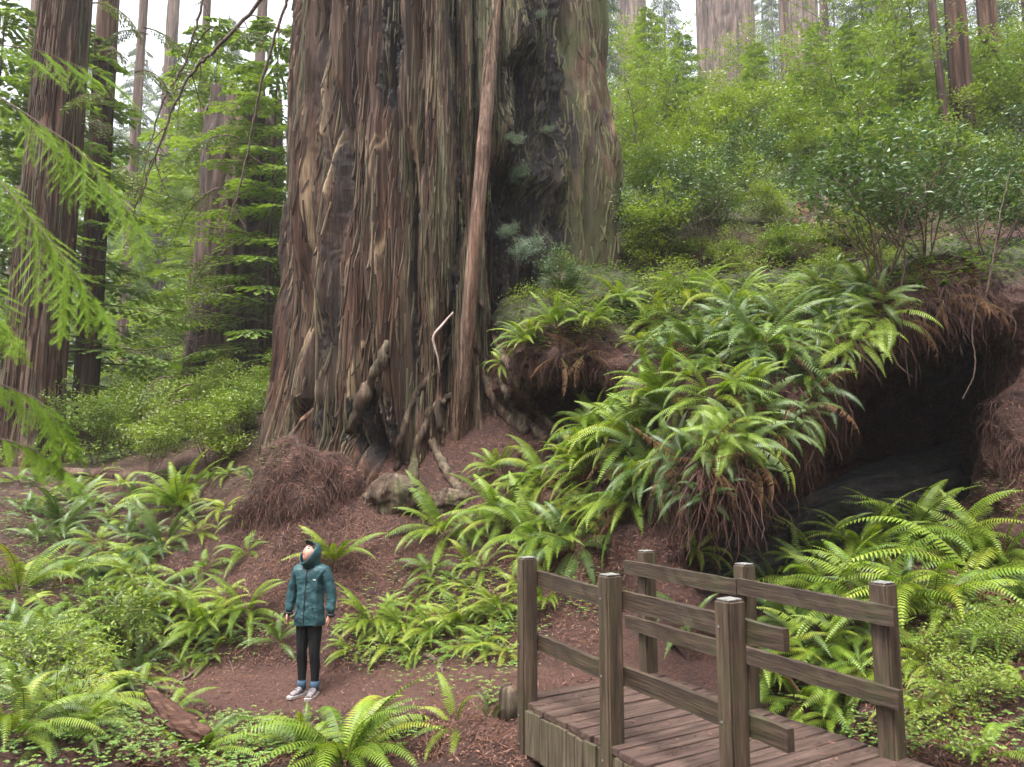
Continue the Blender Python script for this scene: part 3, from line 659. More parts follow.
# far side is at local y = + WID (left of travel direction bu is +y because v = bu rotated +90)
WID = 1.29
def post(x, y, top, bot, w, d, tilt=0):
    mb = MB(); mb.box(bmat(x, y, (top + bot) / 2, tilt * .02, 0, 0), w, d, top - bot, .012)
    V = np.array(mb.v); zt = V[:, 2]
    hi = zt > top - .03
    # chamfer towards the top, wear, a slight twist
    cx, cy0 = x, y; f = np.where(zt > top - .005, .86, 1.0)
    V[:, 0] = cx + (V[:, 0] - cx) * f + .006 * noise3(V[:, 0] * 9, V[:, 1] * 9, V[:, 2] * 3, 71); V[:, 1] = cy0 + (V[:, 1] - cy0) * f
    mb.v = [tuple(q) for q in V]
    p = mb.build('post', M['post'], bridge)
    c = MB(); c.box(bmat(x, y, top + .001, tilt * .02), w * .80, d * .80, .006, .002); c.build('end_grain', M['endgrain'], p)  # thin cap painted pale as the wet top's reflection
    b = MB()
    for zz in (.70, .24):
        b.tube([(x - w / 2 - .006, y, zz + .06), (x - w / 2 + .01, y, zz + .06)], .012, 8)
    return p
def rail(x0, x1, y, z0, z1, h=.112, t=.045, name='rail'):
    mb = MB(); ln = math.hypot(x1 - x0, z1 - z0); a = -math.atan2(z1 - z0, x1 - x0)
    n = 16; V = []; F = []
    for i in range(n):
        u = i / (n - 1); xx = -ln / 2 + ln * u; j = lambda: .004 * (rb.random() - .5) * 2
        V += [(xx, -t / 2 + j(), -h / 2 + j()), (xx, t / 2 + j(), -h / 2 + j()), (xx, t / 2 + j(), h / 2 + j()), (xx, -t / 2 + j(), h / 2 + j())]
    F = [(i * 4 + j, i * 4 + (j + 1) % 4, (i + 1) * 4 + (j + 1) % 4, (i + 1) * 4 + j) for i in range(n - 1) for j in range(4)] + [(3, 2, 1, 0), tuple((n - 1) * 4 + j for j in range(4))]
    mb.add(V, F); o = mb.build(name, M['rail'], bridge); o.location = ((x0 + x1) / 2, y, (z0 + z1) / 2); o.rotation_euler = (0, a, 0); return o
S1, S2, OFF = 1.005, 1.085, -.153
PW, PD = .105, .125
for i in range(3):
    post(S1 * i, 0, 1.03 - .012 * i, -1.25 + (.75 if i == 0 else 0), PW, PD, i)
    post(OFF + S2 * i, WID, 1.0, -1.2, PW + .01, PD, i + 1)
yn = PD / 2 + .026; yf = WID - PD / 2 - .026
for zt, zb in ((.84, .84), (.375, .375)):
    rail(-.02, S1 - .01, yn, zt + .035, zb - .0)
    rail(S1 + .01, 2 * S1 + .28, yn, zt + .02, zb - .0)
    rail(OFF - .17, OFF + S2 + .02, yf, zt + .015, zb + .0)
    rail(OFF + S2 + .03, OFF + 2 * S2 + .13, yf, zt + .01, zb - .015)
# deck planks, one part each, their ends a little ragged past the beam
x = -.14
while x < 2.9:
    w = .138; mb = MB(); e0 = rb.uniform(-.02, .02); e1 = rb.uniform(-.02, .02); y0 = -.045 + e0; y1 = WID + .05 + e1
    mb.box(bmat(x + w / 2, (y0 + y1) / 2, DECK - .022 + rb.uniform(-.003, .003), rb.uniform(-.006, .006), 0, rb.uniform(-.002, .002)), w - .008, y1 - y0, .044, .004)
    mb.build('plank', M['plank'], bridge); x += w + .003
for yy, nm in ((.005, 'beam'), (WID - .005, 'beam')):
    mb = MB(); mb.box(bmat(1.46, yy, DECK - .047 - .16), 2.82, .09, .32, .006)
    V = np.array(mb.v)
    mb.build(nm, M['beam'], bridge)
# short vertical boards that face the near beam, ragged on top
x = .06
while x < 2.7:
    w = rb.uniform(.085, .13)
    if abs(x + w / 2 - S1) > .09 + w / 2 and abs(x + w / 2 - 2 * S1) > .09 + w / 2:
        mb = MB(); hh = rb.uniform(.29, .33); mb.box(bmat(x + w / 2, -.052, DECK - .05 - hh / 2 + rb.uniform(-.004, .012), 0, rb.uniform(-.01, .01)), w - .004, .022, hh, .003); mb.build('fascia_board', M['beam'], bridge)
    x += w + .002
# bolts on the near posts
for i in range(3):
    for zz in (.87, .40, -.10, -.3):
        mb = MB(); mb.tube([(S1 * i - .02, -PD / 2 - .004, zz), (S1 * i - .02, -PD / 2 + .01, zz)], .007, 8)
        mb.build('bolt', M['steel'], bridge)
# mossy stub of a post beside the near end
st = surf(508, 715)[0]
mb = MB(); mb.tube([(0, 0, -.1), (.005, 0, .08), (0, .005, .17), (-.01, 0, .22)], [.085, .078, .07, .05], 14, rough=.2)
o = mb.build('post_stump', M['bark_root'], None, True, tuple(st)); tag(o, 'short mossy cut stump in the duff beside the first near post of the footbridge', 'stump')
# ------------------------------------------------------------------ the person looking up
def skin_mesh(J, E, remesh=0.0, sub=1, smooth_it=0, root=0, extra=None):
    """J: list of (co, (rx, ry)); E: edges. Returns an evaluated mesh."""
    me = bpy.data.meshes.new('tmp'); me.from_pydata([j[0] for j in J], E, []); me.update()
    o = bpy.data.objects.new('tmp', me); COL.objects.link(o)
    me.skin_vertices.new() if hasattr(me.skin_vertices, 'new') and len(me.skin_vertices) == 0 else None
    sk = o.modifiers.new('s', 'SKIN'); sk.use_smooth_shade = True
    if len(me.skin_vertices) == 0:
        bm = bmesh.new(); bm.from_mesh(me); bm.verts.layers.skin.verify(); bm.to_mesh(me); bm.free()
    sv = me.skin_vertices[0].data
    for i, j in enumerate(J):
        r = j[1] if hasattr(j[1], '__len__') else (j[1], j[1]); sv[i].radius = r; sv[i].use_root = (i == root)
    if sub: ss = o.modifiers.new('b', 'SUBSURF'); ss.levels = sub; ss.render_levels = sub
    dg = bpy.context.evaluated_depsgraph_get(); ev = o.evaluated_get(dg); m1 = bpy.data.meshes.new_from_object(ev)
    bpy.data.objects.remove(o)
    if extra or remesh:
        bm = bmesh.new(); bm.from_mesh(m1)
        for e in (extra or []): bm.from_mesh(e)
        bm.to_mesh(m1); bm.free()
        o = bpy.data.objects.new('tmp', m1); COL.objects.link(o)
        rm = o.modifiers.new('r', 'REMESH'); rm.mode = 'VOXEL'; rm.voxel_size = remesh; rm.use_smooth_shade = True
        if smooth_it: s_ = o.modifiers.new('sm', 'SMOOTH'); s_.iterations = smooth_it; s_.factor = .5
        dg = bpy.context.evaluated_depsgraph_get(); ev = o.evaluated_get(dg); m2 = bpy.data.meshes.new_from_object(ev)
        bpy.data.objects.remove(o); m1 = m2
    m1.materials.clear()
    for p in m1.polygons: p.use_smooth = True
    return m1
def ball(rx, ry, rz, T, fn=None, sub=4):
    bm = bmesh.new(); bmesh.ops.create_icosphere(bm, subdivisions=sub, radius=1)
    for v in bm.verts:
        c = v.co.copy()
        v.co = Vector((c.x * rx, c.y * ry, c.z * rz))
        if fn: v.co = fn(v.co, c)
    bm.transform(T); me = bpy.data.meshes.new('b'); bm.to_mesh(me); bm.free(); return me
def plain(name, c, rough=.6, scale=30, var=.25, bs_=.3, spec=.3, bd=.004):
    return simple(name, [(.3, tuple(x * (1 - var) for x in c)), (.7, tuple(x * (1 + var) for x in c))], scale, rough=rough, bs_=bs_, bd=bd, spec=spec)
M['skin'] = plain('skin', (.46, .25, .19), .5, 12, .06)
M['jacket'] = plain('jacket_fabric', (.022, .062, .072), .5, 14, .06, .25, .3, .006)
M['leggings'] = plain('black_leggings', (.004, .004, .005), .85)
M['sock'] = plain('blue_socks', (.035, .07, .11), .8)
M['shoe'] = plain('grey_hiking_shoe', (.16, .14, .15), .6, 25, .4)
M['sole'] = plain('shoe_sole', (.30, .28, .27), .7)
M['hair'] = plain('dark_brown_hair', (.03, .018, .012), .5)
M['dark'] = plain('cap_fabric', (.012, .014, .018), .7)
feet = surf(307, 696)[0]
person = thing('person', 'person in teal hooded jacket, black leggings and hiking shoes, looking up on the trail', 'person', tuple(feet), rot=(0, 0, R(-14))); person.scale = (.905,) * 3
K = 1.0
# face direction: the head is thrown back, turned a little to the viewer's left
HEADM = Matrix.Translation((0.0, -.025, 1.555)) @ Euler((R(-42), 0, R(-20))).to_matrix().to_4x4()
def headfn(p, c):
    # local: face towards -y
    x, y, z = p
    if c.y < 0:
        jaw = max(0, -c.z - .2); x *= 1 - .38 * jaw; y *= 1 - .10 * jaw
        nose = math.exp(-((c.x / .13) ** 2 + ((c.z + .12) / .2) ** 2)); y -= .022 * nose
        for s in (-1, 1):
            eye = math.exp(-(((c.x - s * .36) / .17) ** 2 + ((c.z - .08) / .11) ** 2)); y += .011 * eye
        brow = math.exp(-((c.z - .26) / .1) ** 2) * math.exp(-(c.x / .6) ** 2); y -= .005 * brow
        mouth = math.exp(-((c.x / .25) ** 2 + ((c.z + .50) / .05) ** 2)); y += .006 * mouth
        lips = math.exp(-((c.x / .22) ** 2 + ((c.z + .44) / .045) ** 2)) + math.exp(-((c.x / .2) ** 2 + ((c.z + .57) / .05) ** 2)); y -= .006 * lips
        chin = math.exp(-((c.x / .25) ** 2 + ((c.z + .85) / .15) ** 2)); y -= .010 * chin
    return Vector((x, y, z))
head = ball(.074, .092, .112, HEADM, headfn, 5)
LX = .072
body_J = [((0, 0, .90), (.12, .09)), ((0, 0, 1.08), (.11, .08)), ((0, .005, 1.28), (.13, .085)), ((0, .01, 1.40), (.07, .06)), ((0, 0, 1.49), (.048, .05)),
          ((-LX, 0, .86), (.085, .09)), ((-LX - .005, -.01, .47), (.045, .048)), ((-LX - .005, .01, .10), (.028, .03)), ((-LX - .005, -.06, .035), (.022, .018)),
          ((LX, 0, .86), (.085, .09)), ((LX + .01, -.015, .47), (.045, .048)), ((LX + .01, .01, .10), (.028, .03)), ((LX + .015, -.06, .035), (.022, .018)),
          ((-.155, .01, 1.36), (.05, .05)), ((-.225, .03, 1.12), (.042, .042)), ((-.255, -.01, .90), (.03, .032)),
          ((.155, .01, 1.36), (.05, .05)), ((.225, .03, 1.12), (.042, .042)), ((.255, -.01, .90), (.03, .032))]
body_E = [(0, 1), (1, 2), (2, 3), (3, 4), (0, 5), (5, 6), (6, 7), (7, 8), (0, 9), (9, 10), (10, 11), (11, 12), (3, 13), (13, 14), (14, 15), (3, 16), (16, 17), (17, 18)]
# hands: palm with five short chains each
hands = []
for s in (-1, 1):
    wx = .258 * s
    Jh = [((wx, -.012, .905), (.024, .03)), ((wx + .004 * s, -.02, .85), (.018, .036))]; Eh = [(0, 1)]
    for k, (oy, ln) in enumerate(((-.030, .062), (-.010, .070), (.010, .066), (.028, .052))):
        a = len(Jh); Jh += [((wx + .004 * s, -.02 + oy, .825), .0095), ((wx, -.024 + oy * 1.05, .825 - ln * .5), .0085), ((wx - .014 * s, -.028 + oy, .825 - ln), .007)]; Eh += [(1, a), (a, a + 1), (a + 1, a + 2)]
    a = len(Jh); Jh += [((wx - .004 * s, -.055, .868), .011), ((wx - .014 * s, -.068, .835), .0095), ((wx - .02 * s, -.066, .81), .008)]; Eh += [(0, a), (a, a + 1), (a + 1, a + 2)]
    hands.append(skin_mesh(Jh, Eh, 0, 1))
bm_ = skin_mesh(body_J, body_E, .009, 1, 3, extra=[head] + hands)
ob('body', bm_, M['skin'], person)
# leggings
J = [((0, 0, .92), (.135, .105)), ((-LX, 0, .82), (.092, .098)), ((-LX - .003, -.005, .62), (.075, .08)), ((-LX - .005, -.014, .47), (.062, .065)), ((-LX - .005, .012, .33), (.060, .064)), ((-LX - .005, .012, .17), (.046, .049)), ((-LX - .005, .012, .11), (.044, .047)),
     ((LX, 0, .82), (.092, .098)), ((LX + .005, -.008, .62), (.075, .08)), ((LX + .01, -.019, .47), (.062, .065)), ((LX + .01, .012, .33), (.060, .064)), ((LX + .01, .012, .17), (.046, .049)), ((LX + .01, .012, .11), (.044, .047))]
ob('leggings', skin_mesh(J, [(0, 1), (1, 2), (2, 3), (3, 4), (4, 5), (5, 6), (0, 7), (7, 8), (8, 9), (9, 10), (10, 11), (11, 12)], .008, 1, 2), M['leggings'], person)
for s in (-1, 1):
    cx = -LX - .005 if s < 0 else LX + .012
    yaw = R(-20) if s < 0 else R(4)
    mb = MB(); mb.tube([(cx, .012, .07), (cx, .012, .12), (cx, .012, .165)], [.05, .05, .052], 14); mb.build('sock', M['sock'], person, True)
    sh = skin_mesh([((0, .055, .045), (.038, .04)), ((0, 0, .06), (.044, .048)), ((0, -.07, .045), (.044, .034)), ((0, -.145, .034), (.042, .024)), ((0, .02, .115), (.05, .045))], [(0, 1), (1, 2), (2, 3), (1, 4)], .008, 1, 2)
    T = Matrix.Translation((cx, .0, 0)) @ Matrix.Rotation(yaw, 4, 'Z'); sh.transform(T)
    so = ob('shoe', sh, M['shoe'], person)
    mb = MB(); pr = [(.0, .105, .045), (-.04, .08, .045), (-.045, 0, .04), (-.05, -.10, .05), (-.038, -.165, .03), (0, -.19, .02), (.038, -.165, .03), (.05, -.10, .05), (.045, 0, .04), (.04, .08, .045)]
    V = [(a, b, 0) for a, b, _ in pr] + [(a, b, .026) for a, b, _ in pr]; n = len(pr)
    mb.add(V, [(i, (i + 1) % n, n + (i + 1) % n, n + i) for i in range(n)] + [tuple(range(n - 1, -1, -1)), tuple(range(n, 2 * n))])
    q = mb.build('sole', M['sole'], so); q.data.transform(T)
    lc = MB()
    for k in range(4):
        z0 = .082 + .012 * k; y0 = -.075 + .022 * k; lc.tube([T @ Vector((-.025, y0, z0 - .004)), T @ Vector((0, y0 - .006, z0 + .004)), T @ Vector((.025, y0, z0 - .004))], .0035, 5)
    lc.build('laces', M['dark'], so)
# jacket with sleeves (one shell), hood as its own piece
J = [((0, .005, .66), (.215, .16)), ((0, .005, .80), (.21, .155)), ((0, .0, .95), (.195, .145)), ((0, .0, 1.10), (.18, .135)), ((0, .005, 1.26), (.175, .125)), ((0, .01, 1.385), (.12, .095)), ((0, .01, 1.46), (.075, .075)),
     ((-.165, .01, 1.365), (.078, .078)), ((-.225, .03, 1.20), (.07, .072)), ((-.25, .028, 1.05), (.062, .066)), ((-.262, -.005, .885), (.052, .055)),
     ((.165, .01, 1.365), (.075, .075)), ((.225, .03, 1.20), (.07, .072)), ((.25, .028, 1.05), (.062, .066)), ((.262, -.005, .885), (.052, .055))]
jm = skin_mesh(J, [(0, 1), (1, 2), (2, 3), (3, 4), (4, 5), (5, 6), (5, 7), (7, 8), (8, 9), (9, 10), (5, 11), (11, 12), (12, 13), (13, 14)], .009, 1, 3)
n = len(jm.vertices); co = np.zeros(n * 3); jm.vertices.foreach_get('co', co); co = co.reshape(-1, 3)
no = np.zeros(n * 3); jm.vertices.foreach_get('normal', no); no = no.reshape(-1, 3)
co[:, 2] = np.maximum(co[:, 2], .775 + .006 * np.sin(co[:, 0] * 25))
w = .017 * noise3(co[:, 0] * 9, co[:, 1] * 9, co[:, 2] * 11, 81) + .012 * (np.abs(noise3(co[:, 0] * 14 + co[:, 2] * 8, co[:, 1] * 12, co[:, 2] * 22, 82)) - .2)
co += no * w[:, None]; jm.vertices.foreach_set('co', co.astype(np.float32).ravel()); jm.update()
jk = ob('jacket', jm, M['jacket'], person)
jbv = bvh_of(jm)
def jfront(x, z, out=.004):
    h = jbv.ray_cast(Vector((x, -1, z)), Vector((0, 1, 0))); return h[0] + Vector((0, -out, 0)) if h[0] else Vector((x, -.13, z))
mb = MB(); mb.tube([jfront(.0, z, .002) for z in np.linspace(.80, 1.42, 24)], .007, 6); mb.build('zip', M['dark'], jk, True)
for s in (-1, 1):
    mb = MB(); mb.tube([jfront(s * (.075 + .05 * (1 - t)), .86 + .15 * t, .001) for t in np.linspace(0, 1, 10)], .0045, 5); mb.build('pocket_flap', M['dark'], jk, True)
mb = MB(); c = jfront(.095, 1.275, .003); mb.box(Matrix.Translation(c), .035, .004, .012, .001); mb.build('chest_badge', plain('badge_thread', (.5, .55, .55)), jk)
for s in (-1, 1):
    mb = MB(); mb.tube([(.262 * s, -.006, .868), (.262 * s, -.004, .90)], [.050, .053], 16); mb.build('cuff', M['dark'], jk, True)
# hood: ellipsoid shell round the head with an oval opening for the face
def hood():
    bm = bmesh.new(); bmesh.ops.create_uvsphere(bm, u_segments=48, v_segments=32, radius=1)
    kill = [v for v in bm.verts if v.co.y < -.12 and (v.co.x / .86) ** 2 + ((v.co.z + .02) / .93) ** 2 < 1]
    bmesh.ops.delete(bm, geom=kill, context='VERTS')
    for v in bm.verts:
        c = v.co.copy(); rr = 1 + .05 * math.sin(c.z * 7) * (c.y > 0)
        v.co = Vector((c.x * .103 * rr, c.y * .122 * rr + .008, c.z * .140))
        if c.z < -.4: v.co.z -= .02 * (-c.z)
    bmesh.ops.solidify(bm, geom=bm.faces[:], thickness=.008)
    bm.transform(HEADM); me = bpy.data.meshes.new('hood'); bm.to_mesh(me); bm.free()
    for p in me.polygons: p.use_smooth = True
    return me
hd = ob('hood', hood(), M['jacket'], jk)
nk = MB(); nk.tube([(0, .015, 1.40), (0, .015, 1.46), (0, .015, 1.51)], [.105, .095, .085], 20); nk.build('collar', M['jacket'], jk, True)
# cap brim showing under the hood, and hair at the temples
mb = MB(); V = []; n = 14
for i in range(n + 1):
    a = math.pi * i / n; V += [(-.068 * math.cos(a), -.070 - .070 * math.sin(a), .068 + .012 * math.sin(a)), (-.068 * math.cos(a), -.070 - .070 * math.sin(a), .075 + .012 * math.sin(a))]
mb.add([HEADM @ Vector(v) for v in V], [(2 * i, 2 * i + 2, 2 * i + 3, 2 * i + 1) for i in range(n)] + [tuple(range(0, 2 * n + 2, 2)), tuple(range(2 * n + 1, 0, -2))])
mb.build('cap_brim', M['dark'], person)
hm = ball(.080, .095, .085, HEADM @ Matrix.Translation((0, .012, .045)), None, 3); ob('hair', hm, M['hair'], person)
for p in hm.polygons: p.use_smooth = True
ey = MB()
for s in (-1, 1):
    bmx = bmesh.new(); bmesh.ops.create_icosphere(bmx, subdivisions=2, radius=.010)
    bmx.transform(HEADM @ Matrix.Translation((s * .027, -.084, .012)) @ Matrix.Diagonal((1.2, .7, .6, 1))); ey.add([v.co for v in bmx.verts], [[v.index for v in f.verts] for f in bmx.faces]); bmx.free()
ey.build('eyes', M['hair'], person, True)
M['lip'] = plain('lips', (.34, .11, .10), .5)
lp = MB(); lp.tube([HEADM @ Vector((x_, -.090 + 6 * x_ * x_, -.058)) for x_ in np.linspace(-.022, .022, 9)], [.001, .004, .0055, .006, .0055, .006, .0055, .004, .001], 8); lp.build('lips', M['lip'], person, True)
eb = MB()
for s in (-1, 1): eb.tube([HEADM @ Vector((s * x_, -.093 + 7 * (x_ - .01) ** 2, .032 + .004 * math.sin((x_ - .012) * 90))) for x_ in np.linspace(.012, .045, 6)], .003, 6)
eb.build('eyebrows', M['hair'], person, True)
# ------------------------------------------------------------------ sword ferns
rf = random.Random(77)
def frond_mesh(e0, bend, npair=34, wid=.115, twist=0.0, seed=0, droop=.5, dead=False):
    """unit-length frond growing along +X, arching; narrow blades either side of the stipe"""
    r = random.Random(seed); V = []; Fc = []; mats = []
    N = 40; pts = []; dirs = []; p = Vector((0, 0, 0)); side = 0
    for i in range(N + 1):
        t = i / N; el = R(e0 - bend * (t ** 1.25)); az = twist * t * t
        d = Vector((math.cos(el) * math.cos(az), math.cos(el) * math.sin(az), math.sin(el))); pts.append(p.copy()); dirs.append(d); p = p + d / N
    def at(t):
        k = min(t, .9999) * N; i = int(k); return pts[i].lerp(pts[i + 1], k - i), dirs[i].lerp(dirs[i + 1], k - i).normalized()
    mb = MB(); mb.tube([at(t)[0] for t in np.linspace(0, 1, 12)], [.0065 * (1 - .8 * t) for t in np.linspace(0, 1, 12)], 4, cap=False)
    V = list(mb.v); Fc = list(mb.f); nst = len(Fc)
    for i in range(npair):
        t = .13 + .87 * (i + .5) / npair; c, d = at(t)
        env = min(1, (t - .08) / .16) ** .7 * (1 - max(0, (t - .35) / .65) ** 1.7 * .96)
        ln = wid * env * r.uniform(.9, 1.08); bw = .87 / npair * .74
        sd = Vector((-d.y, d.x, 0)); sd = sd.normalized() if sd.length > 1e-4 else Vector((0, 1, 0)); up = sd.cross(d) * -1
        if up.z < 0 and abs(d.z) < .9: up = -up
        for s in (-1, 1):
            if r.random() < (.25 if dead else .03): continue
            dr = droop * r.uniform(.7, 1.3); o = (sd * s + d * .22 - up * dr * .35).normalized(); o2 = (sd * s + d * .32 - up * dr * 1.1).normalized()
            if dead: o = (o + Vector((0, 0, -.8)) + d * r.uniform(-.3, .3)).normalized(); o2 = (o2 + Vector((0, 0, -1.2)) + d * r.uniform(-.5, .5)).normalized()
            b = c; m = b + o * ln * .5; e = m + o2 * ln * .5; tl = up * (bw * .22)
            k = len(V); V += [b - d * bw * .38, b + d * bw * .5 + tl, m + d * bw * .40 + tl * .6, m - d * bw * .34, e + d * bw * .1]
            Fc += [(k, k + 1, k + 2, k + 3), (k + 3, k + 2, k + 4)]
    me = mesh('frond', np.array([tuple(v) for v in V]), [tuple(f) for f in Fc])
    mi = np.zeros(len(Fc), np.int32); mi[:nst] = 1; me.polygons.foreach_set('material_index', mi)
    return me
def mkfronds(mat, dead=False):
    out = {}
    for kind, sets in {'up': [(74, 62), (68, 80), (80, 95)], 'arch': [(58, 105), (50, 90), (62, 125), (45, 100)], 'low': [(28, 80), (18, 65), (35, 95)], 'hang': [(5, 85), (-15, 65), (25, 115)]}.items():
        out[kind] = []
        for i, (a, b) in enumerate(sets):
            for tw in (-.5, .35):
                me = frond_mesh(a, b, 32 + i * 2, .112 + .01 * i, tw, seed=len(out) * 31 + i * 7 + int(tw * 10), droop=.35 + .25 * i, dead=dead); me.materials.append(M[mat]); me.materials.append(M['stipe']); out[kind].append(me)
    return out
FR = mkfronds('fern'); FD = mkfronds('fern_dark'); FX = mkfronds('deadfrond', True)
FROND_CNT = 0
def fern(px, py, Lf, n, label, group=None, style='arch', pool=None, lean=.5, dead=2, spread=1.0, sink=.03, name='sword_fern', at=None, toward=None):
    """Lf frond length in metres; crown rooted where the bank lies at that point"""
    global FROND_CNT
    h = surf(px, py) if at is None else at
    if h is None: return None
    Lf *= 1.2; n = int(n * 1.7) if n > 6 else n
    p, nrm = h; p = Vector(p); nrm = Vector(nrm)
    root = thing(name, label, 'fern', tuple(p - Vector((0, 0, sink))), group)
    down = Vector((nrm.x, nrm.y, 0)); dl = down.length
    az0 = math.atan2(down.y, down.x) if dl > .08 else -math.pi / 2
    if toward is not None: az0 = toward
    z = (Vector((0, 0, 1)) + down * lean * .8).normalized(); root.rotation_mode = 'QUATERNION'; root.rotation_quaternion = Vector((0, 0, 1)).rotation_difference(z)
    pool = pool or FR
    off = rf.random() * 6.28
    kinds = {'arch': ['up', 'arch', 'arch', 'arch', 'low'], 'up': ['up', 'up', 'arch'], 'low': ['arch', 'low', 'low'], 'hang': ['arch', 'low', 'hang', 'hang']}[style]
    for i in range(n + dead):
        isd = i >= n
        a = off + 6.283 * i / n + rf.uniform(-.25, .25)
        bias = spread * .8 * min(1, dl * 2)                          # fronds crowd downhill where there is light
        dd = (a - az0 + math.pi) % (2 * math.pi) - math.pi; a = az0 + dd * (1 - .45 * bias)
        k = rf.choice(['hang', 'low']) if isd else rf.choice(kinds)
        if not isd and abs(dd) > 2.2 and dl > .4: k = 'up'
        me = rf.choice((FX if isd else pool)[k]); o = bpy.data.objects.new('frond', me); COL.objects.link(o); o.parent = root
        o.rotation_euler = (rf.uniform(-.12, .12), rf.uniform(-.15, .15), a - root.rotation_quaternion.to_euler().z * 0)
        s = Lf * rf.uniform(.72, 1.08) * (.8 if isd else 1); o.scale = (s, s * rf.uniform(.85, 1.15), s * rf.uniform(.9, 1.1)); o.location = (.03 * math.cos(a), .03 * math.sin(a), 0)
        if isd: tag(o, 'dead brown frond')
        FROND_CNT += 1
    return root
